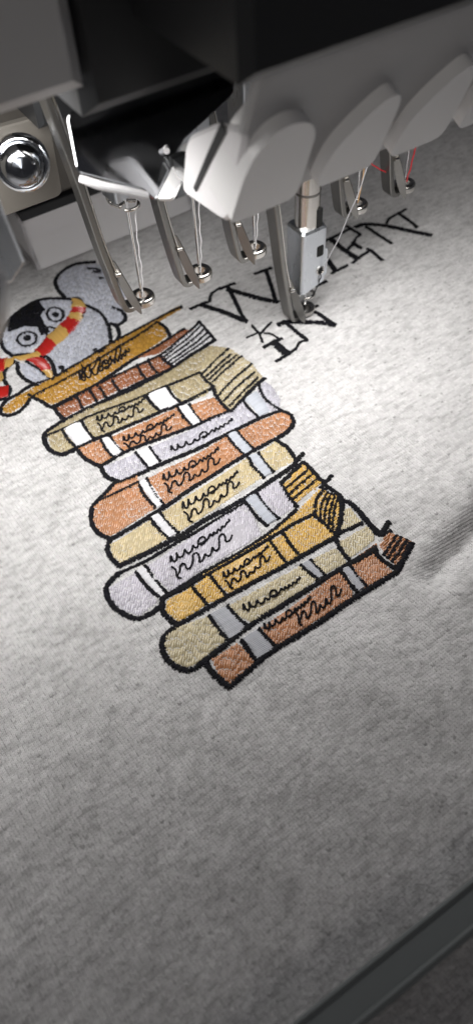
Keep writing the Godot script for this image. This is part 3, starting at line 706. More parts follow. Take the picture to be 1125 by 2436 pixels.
			["line", "eye", "ink", [-46.4, -175.4, -45.7, -177.6, -44, -177.8, -42.2, -176, -42, -173.2, -43.2, -171.8, -45.1, -172.5, -46.4, -175.4], 0.7],
			["fill", "pupil", "ink", [-44.8, -174.5, -44.5, -175.6, -43.9, -175.8, -43.3, -175.1, -43.1, -174.2, -43.6, -173.4, -44.3, -173.6], 2],
			["line", "eye", "ink", [-53.3, -166, -52.6, -167.9, -50.7, -168.6, -48.6, -167.2, -48.3, -164.8, -49.7, -163.4, -51.9, -163.6, -53.3, -166], 0.7],
			["fill", "pupil", "ink", [-51.5, -166, -51.2, -167, -50.4, -167, -49.7, -166.5, -49.6, -165.5, -50.2, -165, -51.1, -165.3], 2],
			["line", "beak", "ink", [-46.3, -168.9, -45.1, -169.8, -43.7, -169], 0.7],
			["line", "beak", "ink", [-46, -168.2, -45.2, -166.1, -44.3, -166.4], 0.7],
		]],
		["embroidered_letter", "black embroidered letter W", [
			["line", "stroke", "ink", [-8.3, -173.2, -5.4, -174.8, -2.9, -176], 0.6],
			["line", "stroke", "ink", [-5.4, -174.8, 0.2, -171.2, 6.3, -167], 1.35],
			["line", "stroke", "ink", [5.7, -167.5, 3.9, -174.3, 2.1, -181.5], 0.8],
			["line", "stroke", "ink", [-0.4, -181, 1.9, -182.1, 4, -183.1], 0.7],
			["line", "stroke", "ink", [-3.1, -175.8, -2.5, -179.3, 0, -181.6], 0.5],
			["line", "stroke", "ink", [1.8, -180.6, 8.3, -176.8, 15, -173.6], 1.35],
			["line", "stroke", "ink", [14.4, -173.8, 13.7, -180.3, 12.8, -187.3], 0.8],
			["line", "stroke", "ink", [9.7, -186.4, 11.6, -187.3, 14.4, -188.5], 0.7],
		]],
		["embroidered_letter", "black embroidered letter H", [
			["line", "stroke", "ink", [21, -191.1, 24.5, -185.4, 27.4, -180.6], 1.2],
			["line", "stroke", "ink", [30.3, -189.6, 31.1, -187.2, 31.7, -185.3], 1.2],
			["line", "stroke", "ink", [30.4, -184.3, 32.6, -185.7, 35.2, -187.3], 0.55],
			["line", "stroke", "ink", [26.4, -197.4, 29.4, -192.5, 31.5, -186.1], 1.2],
			["line", "stroke", "ink", [25.5, -179.3, 28.6, -181.2], 0.6],
		]],
		["embroidered_letter", "black embroidered letter E", [
			["line", "stroke", "ink", [30, -198.8, 34.1, -201.1, 38.6, -204.1], 0.65],
			["line", "stroke", "ink", [37.5, -205.7, 39, -203.4, 40.8, -200.9], 0.8],
			["line", "stroke", "ink", [32.3, -199.5, 35, -194.6, 38.4, -189.6], 1.4],
			["line", "stroke", "ink", [36.2, -194.4, 37.9, -196.2, 38.9, -196.5], 0.6],
			["line", "stroke", "ink", [38, -197.4, 39, -195.7, 40.2, -194.3], 0.9],
			["line", "stroke", "ink", [40.8, -200.9, 39.3, -199.3, 38.3, -197], 0.4],
			["line", "stroke", "ink", [36.7, -188.1, 39.7, -190.8, 42.6, -193], 0.65],
			["line", "stroke", "ink", [41.7, -193.9, 43.3, -191.4, 44.9, -188.3], 0.8],
		]],
		["embroidered_letter", "black embroidered letter N at the end of the upper word", [
			["line", "stroke", "ink", [43, -204.8, 45.9, -200.1, 48.8, -195.9], 0.75],
			["line", "stroke", "ink", [39.9, -204.8, 42.7, -206.3, 46.7, -205.2, 53.5, -202.2, 60.6, -198.5], 1.3],
			["line", "stroke", "ink", [57.3, -202.6, 55.3, -206.9, 53.3, -210.8], 0.7],
			["line", "stroke", "ink", [49.1, -205.7, 50.2, -207.9, 53, -210.2, 55.9, -212], 0.5],
		]],
		["embroidered_letter", "black embroidered letter I beside the little star", [
			["line", "stroke", "ink", [12.3, -158.4, 13.8, -156.2, 15.5, -153.5], 2],
			["line", "stroke", "ink", [9.7, -156.1, 12.1, -157.8, 14.6, -159.4], 0.6],
			["line", "stroke", "ink", [12.4, -151.2, 15.1, -153.1, 17.6, -154.8], 0.6],
			["line", "stroke", "ink", [17.6, -154.8, 19.1, -157.2, 21, -157.5], 0.4],
		]],
		["embroidered_letter", "black embroidered letter N under the active presser foot", [
			["line", "stroke", "ink", [14, -164.1, 16.7, -165.5, 20.6, -164.9, 24.8, -164.1, 28.7, -162.6], 1.3],
			["line", "stroke", "ink", [16.3, -165, 18.4, -161.8, 20.7, -158], 0.8],
			["line", "stroke", "ink", [28.1, -163.2, 26.1, -165.9, 24.2, -168.5], 0.8],
			["line", "stroke", "ink", [24.2, -170.4, 25.1, -171], 0.7],
		]],
		["embroidered_star", "small black embroidered star beside the letter I", [
			["line", "ray", "ink", [5.8, -160.2, 7.6, -161, 8.7, -161.4], 0.5],
			["line", "ray", "ink", [7.4, -165.2, 8.1, -163.1, 9.1, -161.2], 0.5],
			["line", "ray", "ink", [12.4, -165.1, 10.8, -163, 9.4, -161], 0.55],
			["line", "ray", "ink", [9.6, -157.9, 9.3, -159.5, 9.1, -161.2], 0.6],
			["line", "ray", "ink", [10.3, -161.1, 12.1, -160.7, 13.6, -159.6], 0.45],
		]],]

# ---------------------------------------------------------------- materials
func mat(called: String, col: Color, rough: float, metal := 0.0, spec := 0.5, vertex := false) -> StandardMaterial3D:
	var m := StandardMaterial3D.new()
	m.resource_name = called
	m.albedo_color = col.linear_to_srgb()
	m.roughness = rough
	m.metallic = metal
	m.metallic_specular = spec
	m.vertex_color_use_as_albedo = vertex
	M[called] = m
	return m

func noise_map(freq: float, lo: float, hi: float, stretch := 1.0, sd := 1) -> NoiseTexture2D:
	var n := FastNoiseLite.new()
	n.seed = sd
	n.frequency = freq
	n.fractal_octaves = 4
	var t := NoiseTexture2D.new()
	t.width = 256
	t.height = 256
	t.seamless = true
	t.noise = n
	var g := Gradient.new()
	g.set_color(0, Color(lo, lo, lo))
	g.set_color(1, Color(hi, hi, hi))
	t.color_ramp = g
	return t

func worn(m: StandardMaterial3D, freq: float, lo: float, hi: float, scale: Vector3) -> void:   # uneven gloss: smears, fine scratches
	m.roughness_texture = noise_map(freq, lo, hi)
	m.roughness = 1.0
	m.uv1_triplanar = true
	m.uv1_scale = scale

func materials() -> void:
	mat("thread", Color.WHITE, 0.27, 0.0, 0.85, true)
	mat("ink_thread", Color.WHITE, 0.6, 0.0, 0.22, true)
	mat("bright_metal", Color(0.86, 0.86, 0.87), 0.42, 1.0)
	var k := mat("knit", Color.WHITE, 0.95, 0.0, 0.2, true)
	k.rim_enabled = true
	k.rim = 0.25
	mat("steel", Color(0.62, 0.60, 0.57), 0.22, 1.0)
	worn(M.steel, 0.02, 0.16, 0.28, Vector3(60, 120, 60))
	mat("brushed", Color(0.25, 0.245, 0.235), 0.4, 1.0)
	worn(M.brushed, 0.03, 0.3, 0.42, Vector3(200, 40, 200))
	mat("chrome", Color(0.75, 0.76, 0.78), 0.06, 1.0)
	worn(M.chrome, 0.02, 0.03, 0.16, Vector3(90, 90, 90))
	mat("dark_mirror", Color(0.40, 0.41, 0.43), 0.06, 1.0)
	worn(M.dark_mirror, 0.02, 0.03, 0.16, Vector3(90, 90, 90))
	mat("satin_block", Color(0.62, 0.65, 0.69), 0.32, 1.0)
	worn(M.satin_block, 0.02, 0.24, 0.42, Vector3(300, 40, 300))
	mat("grey_plastic", Color(0.86, 0.86, 0.87), 0.36)
	mat("white_plastic", Color(0.86, 0.85, 0.87), 0.38)
	mat("lip_highlight", Color(0.88, 0.88, 0.9), 0.3)  # the metal lip's overbright highlight, put into a white colour
	mat("shade_plastic", Color(0.46, 0.46, 0.47), 0.45)  # darker copy of the cover plastic: shade behind the teeth put into colour
	mat("dark_dome", Color(0.30, 0.31, 0.33), 0.14, 1.0)
	mat("mid_plastic", Color(0.50, 0.50, 0.51), 0.42)
	mat("dark_plastic", Color(0.02, 0.021, 0.023), 0.4)
	mat("beige_panel", Color(0.15, 0.14, 0.125), 0.45)
	mat("hole", Color(0.004, 0.004, 0.004), 0.9)
	mat("hoop", Color(0.16, 0.175, 0.18), 0.42)
	mat("white_thread", Color(0.8, 0.79, 0.82), 0.5)
	mat("red_thread", Color(0.55, 0.02, 0.03), 0.5)
	mat("tan_thread", Color(0.55, 0.33, 0.16), 0.5)
	mat("black_thread", Color(0.012, 0.012, 0.014), 0.5)
	mat("grey_thread", Color(0.35, 0.35, 0.37), 0.5)
	var l := mat("lamp_face", Color(0.9, 0.9, 0.9), 0.5)
	l.emission_enabled = true
	l.emission = Color(1.0, 0.98, 0.95)
	l.emission_energy_multiplier = 1.6

const INKED := ["outline", "lettering", "page_line", "spine_rib", "stroke", "ray", "claw", "eye", "beak", "feather_line", "face_patch", "pupil"]
const YARN := {
	"gold": Color(0.46, 0.25, 0.045), "chestnut": Color(0.31, 0.12, 0.055), "khaki": Color(0.42, 0.355, 0.22), "orange": Color(0.50, 0.245, 0.12),
	"silver": Color(0.52, 0.51, 0.58), "cream": Color(0.60, 0.50, 0.30), "lilac": Color(0.55, 0.53, 0.60), "yellow": Color(0.62, 0.39, 0.09),
	"sand": Color(0.54, 0.47, 0.31), "copper": Color(0.45, 0.20, 0.09), "white": Color(0.76, 0.76, 0.80), "bluewhite": Color(0.54, 0.57, 0.64),
	"grey": Color(0.48, 0.49, 0.54), "paper": Color(0.52, 0.45, 0.30), "ink": Color(0.013, 0.013, 0.016), "bird": Color(0.54, 0.56, 0.64), "scarfred": Color(0.46, 0.018, 0.015), "scarfgold": Color(0.58, 0.36, 0.10),
}

func knit_loop() -> ArrayMesh:            # one knitted stitch: two legs of yarn that lean together
	var b := Buf.new()
	for s in [-1.0, 1.0]:
		thread(b, Vector3(s * 0.22, -0.05, -0.42), Vector3(s * 0.07, 0.0, 0.36), 0.25, 0.40, Color.WHITE)
	return b.mesh()

func looped(x: float, z: float) -> bool:   # where the loops are built one by one; farther out the cloth is plain
	if z > 12.0 or z < -262.0: return false
	var lim := -z * 0.36
	if x < -95.0 - lim * 0.2 or x > 75.0 + lim * 0.75: return false
	var m := Vector2(x, z) - Vector2(MACHINE.x, MACHINE.z)
	return not (m.dot(Vector2(0.4980, 0.8672)) < -66.0 and m.dot(Vector2(0.8672, -0.4980)) < 30.0)

func build_sweatshirt() -> void:
	var shirt := Node3D.new()
	shirt.name = "sweatshirt"
	add_child(shirt)
	tag(shirt, "heather grey knitted sweatshirt being embroidered with a stack of books", "sweatshirt")
	# cloth below the loops, large enough to pass under the machine and the hoop
	var b := Buf.new()
	var step := 2.0
	var nx := 190
	var nz := 190
	for iz in nz + 1:
		for ix in nx + 1:
			var x := -190.0 + ix * step
			var z := -340.0 + iz * step
			var h := lift(x, z) - 0.10
			var e := 0.5
			var nn := Vector3(lift(x - e, z) - lift(x + e, z), 2.0 * e, lift(x, z - e) - lift(x, z + e)).normalized()
			var t := cloth_colour(x, z) * (0.16 if looped(x, z) else 0.5)  # darkened below the loops: shade of the gaps put into the colour
			b.v.append(Vector3(x, h, z)); b.n.append(nn); b.c.append(Color(t, t, t))
	for iz in nz:
		for ix in nx:
			var f := iz * (nx + 1) + ix
			b.i.append_array([f, f + 1, f + nx + 1, f + 1, f + nx + 2, f + nx + 1])
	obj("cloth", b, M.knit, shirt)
	# the knitted loops themselves
	var wale := 0.60
	var course := 0.52
	var u := Vector2(0.843, -0.538)       # along the rows
	var w := Vector2(0.538, 0.843)        # down the columns
	var spots := PackedVector3Array()
	for j in range(-660, 260):
		for i in range(-330, 480):
			var p := u * (i * wale) + w * (j * course)
			if not looped(p.x, p.y): continue
			spots.append(Vector3(p.x, 0, p.y))
	var mm := MultiMesh.new()
	mm.transform_format = MultiMesh.TRANSFORM_3D
	mm.use_colors = true
	mm.mesh = knit_loop()
	mm.instance_count = spots.size()
	var turn := Basis(Vector3(u.x, 0, u.y), Vector3.UP, Vector3(w.x, 0, w.y))
	for k in spots.size():
		var p := spots[k]
		var x := p.x + rng.randf_range(-0.04, 0.04)
		var z := p.z + rng.randf_range(-0.04, 0.04)
		var bs := turn.rotated(Vector3.UP, rng.randf_range(-0.12, 0.12)).scaled(Vector3(1, rng.randf_range(0.75, 1.25), 1))
		var e := 0.6
		bs = Basis(Quaternion(Vector3.UP, Vector3(lift(x - e, z) - lift(x + e, z), 2.0 * e, lift(x, z - e) - lift(x, z + e)).normalized())) * bs
		mm.set_instance_transform(k, Transform3D(bs, Vector3(x, lift(x, z) - 0.06, z) * MM))
		var t := cloth_colour(x, z) * 0.73 * rng.randf_range(0.91, 1.06)
		if rng.randf() < 0.01: t *= rng.randf_range(0.6, 0.85)
		mm.set_instance_color(k, Color(t, t * rng.randf_range(0.985, 1.0), t * 1.005))
	var knit := MultiMeshInstance3D.new()
	knit.name = "knit_loops"
	knit.multimesh = mm
	knit.material_override = M.knit
	knit.set_meta("kind", "stuff")
	shirt.add_child(knit)
	# the embroidery
	var dir := Vector2(0.1326, -0.9912)
	for d in DESIGN:
		var piece := node(d[0], shirt)
		piece.set_meta("label", d[1])
		var bufs := {}
		var order := []
		for it in d[2]:
			var col: Color = YARN[it[2]]
			var pts := flatten(it[3])
			var key: String = it[1]
			if it[0] == "satin":
				key = "%s#%d" % [it[1], order.size()]
			if not bufs.has(key):
				bufs[key] = Buf.new()
				order.append(key)
			match it[0]:
				"fill": fill(bufs[key], PackedVector2Array(pts), Vector2(0.75, -0.66) if int(it[4]) == 1 else dir, col, 0.5 if int(it[4]) == 2 else 0.12)
				"satin": satin(bufs[key], pts, col, 0.42 if it[1] == "scarf_stripe" else 0.12)
				"line": border(bufs[key], pts, it[4] + (0.28 if key == "stroke" else 0.0 if key == "ray" else 0.12), col)
				"text": lettering(bufs[key], pts, int(it[4]), col)
		for key in order:
			obj(key.get_slice("#", 0), bufs[key], M.ink_thread if key in INKED else M.thread, piece)

# ---------------------------------------------------------------- the machine
func foot_shape(foot: Node3D, ground: float, top: float, cone: bool) -> void:     # ground: height of the ring's lower face
	var g := Vector3(0, ground, 0)
	var b := Buf.new()
	if cone:
		lathe(b, soft([Vector2(1.35, 1.9), Vector2(1.25, 0.1), Vector2(1.7, 0.0), Vector2(2.25, 0.5), Vector2(2.8, 1.5), Vector2(2.6, 2.0), Vector2(1.9, 1.75), Vector2(1.35, 1.9)], 0.2), g)
	else:
		lathe(b, soft([Vector2(1.3, 1.85), Vector2(1.3, 0.0), Vector2(2.55, 0.0), Vector2(2.8, 0.3), Vector2(2.8, 1.55), Vector2(2.4, 2.0), Vector2(1.6, 2.0), Vector2(1.3, 1.85)], 0.25), g)
	obj("ring", b, M.steel, foot)
	b = Buf.new()
	var bar := [Vector3(-2.3, 0.55, 0.2), Vector3(-3.6, 0.5, 0.1), Vector3(-4.5, 0.9, 0), Vector3(-5.1, 2.2, -0.1), Vector3(-5.9, 6.5, -0.2), Vector3(-6.6, 11.2, -0.3), Vector3(-7.6, 18, -0.4), Vector3(-9.2, 32, -0.6), Vector3(-10.9, 44, -0.8), Vector3(-13.2, 60, -1.0)]
	var path := []
	for p in bar:
		if p.y <= top: path.append(p + g)
	strip(b, curve(path, 4), Vector3(0, 0, 1), [2.6, 2.9, 3.2, 3.4, 3.4, 3.4, 3.5, 3.6, 3.6, 3.6, 3.6, 3.6, 3.6, 3.6, 3.7, 3.7, 3.8, 3.8, 3.9, 3.9, 4.0], 1.25)
	obj("bar", b, M.brushed, foot)
	b = Buf.new()          # the inner blade that runs down behind the bar, and the rivet where they meet
	path = []
	for p in [Vector3(-5.2, 9.5, 0.2), Vector3(-6.0, 14, 0.0), Vector3(-6.9, 20, -0.2), Vector3(-8.2, 32, -0.4), Vector3(-9.9, 44, -0.6), Vector3(-12.2, 60, -0.8)]:
		if p.y <= top: path.append(p + g)
	if path.size() > 1:
		strip(b, curve(path, 4), Vector3(0, 0, 1), [2.6, 2.8], 0.6)
	obj("spring_blade", b, M.steel, foot)
	b = Buf.new()
	tube(b, [Vector3(-6.0, 10.6, 1.9) + g, Vector3(-4.9, 10.4, 1.9) + g], [0.5], 12)
	obj("rivet", b, M.steel, foot)
	b = Buf.new()
	strip(b, curve([Vector3(-5.6, 13.5, 1.2) + g, Vector3(-5.0, 10, 1.6) + g, Vector3(-3.9, 5.5, 2.3) + g, Vector3(-2.9, 2.0, 2.8) + g, Vector3(-2.2, -0.2, 3.2) + g], 4), Vector3(0.75, 0, 0.66), [0.6, 0.9, 1.2, 1.5, 1.7, 1.9, 2.0, 2.1, 2.1, 2.1, 2.0, 1.9, 1.7, 1.4, 1.0, 0.6, 0.3], 0.35, 0.08)
	obj("prong", b, M.brushed, foot)

func needle_bar_shape(bar: Node3D, low: float, tip: float, full: bool) -> void:    # low: height of the clamp block's lower face
	var b := Buf.new()
	tube(b, [Vector3(0, tip, 0), Vector3(0, tip + 1.2, 0), Vector3(0, tip + 3.2, 0), Vector3(0, tip + 9, 0), Vector3(0, low - 1, 0), Vector3(0, low + 2, 0)], [0.06, 0.22, 0.33, 0.37, 0.42, 0.60], 14)
	obj("needle", b, M.chrome, bar)
	b = Buf.new()
	var sq := rounded([Vector2(-3.6, -3.5), Vector2(3.6, -3.5), Vector2(3.6, 3.5), Vector2(-3.6, 3.5)], 1.1, 5)
	# block: a rounded square column with a slanting lower end
	var m := sq.size()
	var rings := []
	for h in [0.0, 1.0, 2.0]:
		var ring := []
		for p in sq:
			var q: Vector2 = p * (0.9 if h == 2.0 else 1.0)
			var y := low + (1.6 + 0.28 * q.x - 0.10 * q.y if h == 0.0 else 17.6 if h == 1.0 else 18.2)
			ring.append(Vector3(q.x, y, -q.y))
		rings.append(ring)
	for k in 2:
		for s in m:
			var l := (s + 1) % m
			var f := [rings[k][s], rings[k][l], rings[k + 1][l], rings[k + 1][s]]
			var mid: Vector3 = (f[0] + f[1] + f[2] + f[3]) * 0.25
			b.flat(f, Vector3(mid.x, 2.0 if k == 1 else 0.0, mid.z))
	b.flat(rings[0], Vector3.DOWN)
	b.flat(rings[2], Vector3.UP)
	obj("clamp_block", b, M.satin_block, bar)
	b = Buf.new()
	tube(b, [Vector3(0, low + 17, 0), Vector3(0, low + (30.0 if full else 22.0), 0), Vector3(0, low + (46.0 if full else 24.0), 0)], [3.0], 36)
	obj("rod", b, M.steel, bar)
	if full:
		b = Buf.new()
		lathe(b, [Vector2(3.05, 26.3), Vector2(3.06, 26.3), Vector2(3.06, 26.9), Vector2(3.05, 26.9)], Vector3(0, low, 0), 36)
		obj("scribed_mark", b, M.brushed, bar)
		b = Buf.new()
		box(b, Vector3(0.6, low + 16.6, 2.2), Vector3(2.2, low + 22.8, 3.12), 0.1)
		obj("rod_slot", b, M.hole, bar)
		b = Buf.new()
		box(b, Vector3(0.55, low + 10.4, 2.5), Vector3(2.55, low + 13.4, 3.55), 0.04, 0.5)
		obj("window_slot", b, M.hole, bar)
		b = Buf.new()
		lathe(b, [Vector2(1.15, -0.6), Vector2(1.15, 0.22), Vector2(0.95, 0.3), Vector2(0.78, 0.1), Vector2(0.78, -0.6)], Vector3(1.8, low + 6.3, 3.5), 24, Vector3.BACK)
		var screw := obj("screw_hole", b, M.steel, bar)
		b = Buf.new()
		lathe(b, [Vector2(0.8, 0.06), Vector2(0.01, 0.06)], Vector3(1.8, low + 6.3, 3.5), 24, Vector3.BACK)
		obj("bore", b, M.hole, screw)
		b = Buf.new()
		box(b, Vector3(3.0, low + 3.0, -2.4), Vector3(5.0, low + 11.0, 2.4), 0.3, 0.7)
		obj("lug", b, M.satin_block, bar)
	b = Buf.new()          # thread guide: a wire that comes down from the block and makes an open eye round the needle
	var eye := []
	for k in 15:
		var a := -2.6 + k * 0.36
		eye.append(Vector3(0.2 + 1.9 * cos(a), low - 2.0 + 0.12 * k * 0.1, 0.6 + 1.7 * sin(a)))
	var wire := [Vector3(-3.0, low + 3, -1.6), Vector3(-3.1, low - 0.3, -1.6), Vector3(-2.6, low - 1.4, -1.1)]
	wire.append_array(eye)
	tube(b, curve(wire, 3), [0.36], 10)
	obj("thread_guide", b, M.steel, bar)

func strand(called: String, label: String, pts: Array, r: float, m: Material) -> void:
	var o := thing(called, label, "thread")
	var b := Buf.new()
	var path := curve(pts, 8)
	for k in range(1, path.size() - 1):      # a little slack
		path[k] += Vector3(sin(k * 1.3 + r * 90.0), 0, cos(k * 1.1)) * 0.09
	tube(b, path, [r, r * 0.9, r * 1.1, r], 8)
	obj("yarn", b, m, o)

func build_machine() -> void:
	var head := thing("embroidery_machine", "grey and white embroidery machine head with toothed cover and polished plate", "embroidery machine")
	# toothed needle cover: a slab that leans towards the viewer, with a rounded tooth between every two needles
	var up := Vector3(0, 0.919, 0.394)
	var cover := node("needle_cover", head)
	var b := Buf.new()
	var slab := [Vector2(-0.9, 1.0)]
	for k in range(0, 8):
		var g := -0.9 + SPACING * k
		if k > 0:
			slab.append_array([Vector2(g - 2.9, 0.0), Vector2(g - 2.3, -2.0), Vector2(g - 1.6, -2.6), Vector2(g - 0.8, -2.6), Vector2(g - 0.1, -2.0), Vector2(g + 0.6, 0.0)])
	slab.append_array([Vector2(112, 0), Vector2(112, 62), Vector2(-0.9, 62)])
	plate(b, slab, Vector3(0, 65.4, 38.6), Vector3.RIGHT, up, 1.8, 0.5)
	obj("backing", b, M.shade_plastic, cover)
	for k in 7:
		b = Buf.new()
		var g := -0.9 + SPACING * k
		var face := [Vector2(g + 0.8, 0.2), Vector2(g + 11.7, 0.2), Vector2(g + 12.3, 3.0), Vector2(g + 12.0, 12.5), Vector2(g + 11.3, 15.2), Vector2(g + 9.6, 15.9), Vector2(g + 7.6, 14.9), Vector2(g + 4.1, 11.6), Vector2(g + 1.7, 8.2), Vector2(g + 0.8, 4.0)]
		if k == 0:
			face = [Vector2(g - 0.6, 0.0), Vector2(g + 11.3, 0.2), Vector2(g + 11.7, 3.0), Vector2(g + 11.2, 14.0), Vector2(g + 9.4, 16.8), Vector2(g + 6.0, 18.0), Vector2(g + 3.0, 17.2), Vector2(g + 0.8, 14.2), Vector2(g - 0.2, 10.0)]
		plate(b, rounded(face, 2.0, 5), Vector3(0, 65.5, 41.2), Vector3.RIGHT, up, 6.5, 1.5)
		obj("tooth", b, M.grey_plastic, cover)
	b = Buf.new()          # white end cheek of the cover
	var cheek := [Vector2(39.8, 64.6), Vector2(25.4, 63.2), Vector2(28.6, 73.8), Vector2(38.4, 80.0), Vector2(46.0, 82.0)]
	plate(b, rounded(cheek, 2.6, 6), Vector3(-1.0, 0, 0), Vector3.BACK, Vector3.UP, 1.4, 0.6)
	obj("end_cheek", b, M.white_plastic, cover)
	b = Buf.new()
	strip(b, [Vector3(-1.1, 66.3, 30.6), Vector3(-1.1, 73.5, 35.6), Vector3(-1.1, 80.4, 40.6)], Vector3(0, -0.5, 0.8), [0.9, 1.3, 1.7], 0.3)
	obj("cheek_slot", b, M.dark_plastic, cover)
	# casing above
	b = Buf.new()
	box(b, Vector3(-75, 85.5, -40), Vector3(-15.5, 190, 30), 2.0)
	obj("side_casing", b, M.mid_plastic, head)
	b = Buf.new()
	box(b, Vector3(-15.3, 80, -40), Vector3(130, 190, 27), 2.0)
	box(b, Vector3(-9, 60, -38), Vector3(130, 79.9, -14), 1.0)
	box(b, Vector3(-6.0, 91.6, -20), Vector3(150, 190, 54), 1.5)
	obj("dark_casing", b, M.dark_plastic, head)
	# polished plate in front of the first needle, with its rolled lip and bent flange
	b = Buf.new()
	var lean := Vector3(0, 0.866, -0.5)
	plate(b, rounded([Vector2(-13.4, 12.9), Vector2(-14.9, 5.6), Vector2(-14.6, 5.0), Vector2(-5.2, -0.6), Vector2(-3.8, -3.1), Vector2(4.8, 4.4), Vector2(16.0, 8.2), Vector2(22, 20), Vector2(-9.0, 20), Vector2(-9.6, 13.6), Vector2(-12.4, 13.7)], 0.5), Vector3(0, 63.5, 20.0), Vector3.RIGHT, lean, 0.8, 0.15)
	var guard := obj("polished_plate", b, M.dark_mirror, head)
	b = Buf.new()
	strip(b, curve([Vector3(-15.0, 67.2, 18.0), Vector3(-12.0, 65.4, 19.1), Vector3(-8.6, 63.8, 20.0), Vector3(-5.0, 62.0, 20.9)], 4), Vector3(0.0, -0.25, 0.97), [1.2, 1.6, 1.9, 2.0, 2.0, 1.9, 1.8, 1.7, 1.7, 1.6, 1.6, 1.5, 1.4], 0.9, 0.3)
	obj("rolled_lip", b, M.lip_highlight, guard)
	b = Buf.new()
	plate(b, rounded([Vector2(0, 0), Vector2(10.8, 0.0), Vector2(10.6, 2.6), Vector2(1.2, 2.8)], 0.9), Vector3(-3.8, 60.9, 21.7), Vector3(0.77, 0.58, -0.30).normalized(), Vector3(0.45, -0.2, 0.87).normalized(), 0.6, 0.15)
	obj("flange", b, M.bright_metal, guard)
	b = Buf.new()
	tube(b, [Vector3(1.6, 66.6, 16.9), Vector3(0.4, 67.2, 19.2)], [0.55], 12)
	obj("guide_pin", b, M.white_plastic, guard)
	# plate and round screw at the left
	b = Buf.new()
	plate(b, rounded([Vector2(-58, 42.5), Vector2(-5.4, 42.5), Vector2(-4.6, 59.5), Vector2(-36, 61.2), Vector2(-38, 87), Vector2(-58, 87)], 2.0), Vector3(0, 0, -20), Vector3.RIGHT, Vector3.UP, 2.0, 0.3)
	obj("side_plate", b, M.beige_panel, head)
	b = Buf.new()
	box(b, Vector3(-60, 17.5, -90), Vector3(24, 84, -62), 1.0)
	obj("rear_wall", b, M.beige_panel, head)
	b = Buf.new()
	var ax := Vector3(-0.35, 0.25, 0.9).normalized()
	lathe(b, soft([Vector2(3.4, -1.5), Vector2(5.1, -1.5), Vector2(5.1, 0.9), Vector2(4.5, 1.5), Vector2(4.0, 1.0)], 0.4, 4), Vector3(-16.0, 58.6, -8.0), 40, ax)
	lathe(b, [Vector2(2.2, -12), Vector2(2.2, -1.4)], Vector3(-16.0, 58.6, -8.0), 24, ax)
	var screw := obj("round_screw", b, M.chrome, head)
	b = Buf.new()
	lathe(b, soft([Vector2(4.1, 0.8), Vector2(3.9, 2.0), Vector2(2.6, 3.6), Vector2(0.01, 4.0)], 0.9, 5), Vector3(-16.0, 58.6, -8.0), 40, ax)
	obj("dome", b, M.dark_dome, screw)
	# white sewing arm that carries the cloth
	b = Buf.new()
	var side := [Vector2(-57.4, 0.9), Vector2(-58.0, 2.4), Vector2(-61.2, 8.4), Vector2(-61.4, 13.6), Vector2(-63.0, 15.0), Vector2(-100, 15.0), Vector2(-100, 0.9)]
	plate(b, rounded(side, 0.9), Vector3(44.5, 0, 0), Vector3.FORWARD * -1.0, Vector3.UP, -48.4, 1.2)
	var arm := obj("sewing_arm", b, M.white_plastic, head)
	b = Buf.new()
	box(b, Vector3(-4.5, 13.2, -66), Vector3(40, 16.6, -61.9), 0.2)
	obj("arm_slot", b, M.dark_plastic, arm)
	# bracket and knob at the left edge
	b = Buf.new()
	plate(b, [Vector2(-50, 88.0), Vector2(-41, 88.0), Vector2(-39, 78.6), Vector2(-31.4, 75.0), Vector2(-30.4, 64.5), Vector2(-33.2, 62.0), Vector2(-50, 66.0)], Vector3(0, 0, 29.6), Vector3.RIGHT, Vector3.UP, 1.4, 0.5)
	obj("bracket", b, M.satin_block, head)
	b = Buf.new()
	lathe(b, soft([Vector2(0.01, 5.5), Vector2(4.0, 5.2), Vector2(5.6, 2.5), Vector2(5.6, -3.5), Vector2(4.0, -5.5), Vector2(0.01, -5.5)], 2.5, 5), Vector3(-46.8, 84.6, 60), 40, Vector3(0.2, 0.9, 0.3).normalized())
	tube(b, [Vector3(-47.5, 85, 58), Vector3(-52, 93, 29)], [2.0], 20)
	obj("knob", b, M.grey_plastic, head)
	# work lamp under the cover: housing, glowing face and its light
	b = Buf.new()
	box(b, Vector3(0.5, 63.7, 20.6), Vector3(72, 66.5, 34.4), 0.4)
	box(b, Vector3(0.5, 58.8, 19.2), Vector3(92, 66.5, 20.4), 0.3)  # unseen wall added behind the lamp to cut its light to the rear
	var lamp := obj("lamp_housing", b, M.dark_plastic, head)
	b = Buf.new()
	b.flat([Vector3(1.2, 63.5, 21.2), Vector3(70, 63.5, 21.2), Vector3(70, 63.5, 33.8), Vector3(1.2, 63.5, 33.8)], Vector3.DOWN)
	obj("lamp_face", b, M.lamp_face, lamp)
	work_light(lamp, Vector2(68, 12.4), LAMP, Vector3(35.6, 63.2, 27.5))
	b = Buf.new()
	b.flat([Vector3(-70, 85.3, -2), Vector3(-18, 85.3, -2), Vector3(-18, 85.3, 23), Vector3(-70, 85.3, 23)], Vector3.DOWN)
	var second := obj("lamp_face", b, M.lamp_face, head)
	work_light(second, Vector2(52, 25), LAMP_LEFT, Vector3(-44, 84.9, 10.5))

func work_light(lamp: Node3D, size: Vector2, energy: float, at: Vector3) -> void:
	var light := AreaLight3D.new()
	light.name = "lamp_light"
	light.area_size = size * MM
	light.light_energy = energy
	light.light_color = Color(1.0, 0.99, 0.975)
	light.shadow_enabled = true
	light.area_range = 2.0
	lamp.add_child(light)
	light.transform = Transform3D(Basis(Vector3.RIGHT, -PI / 2), at * MM)

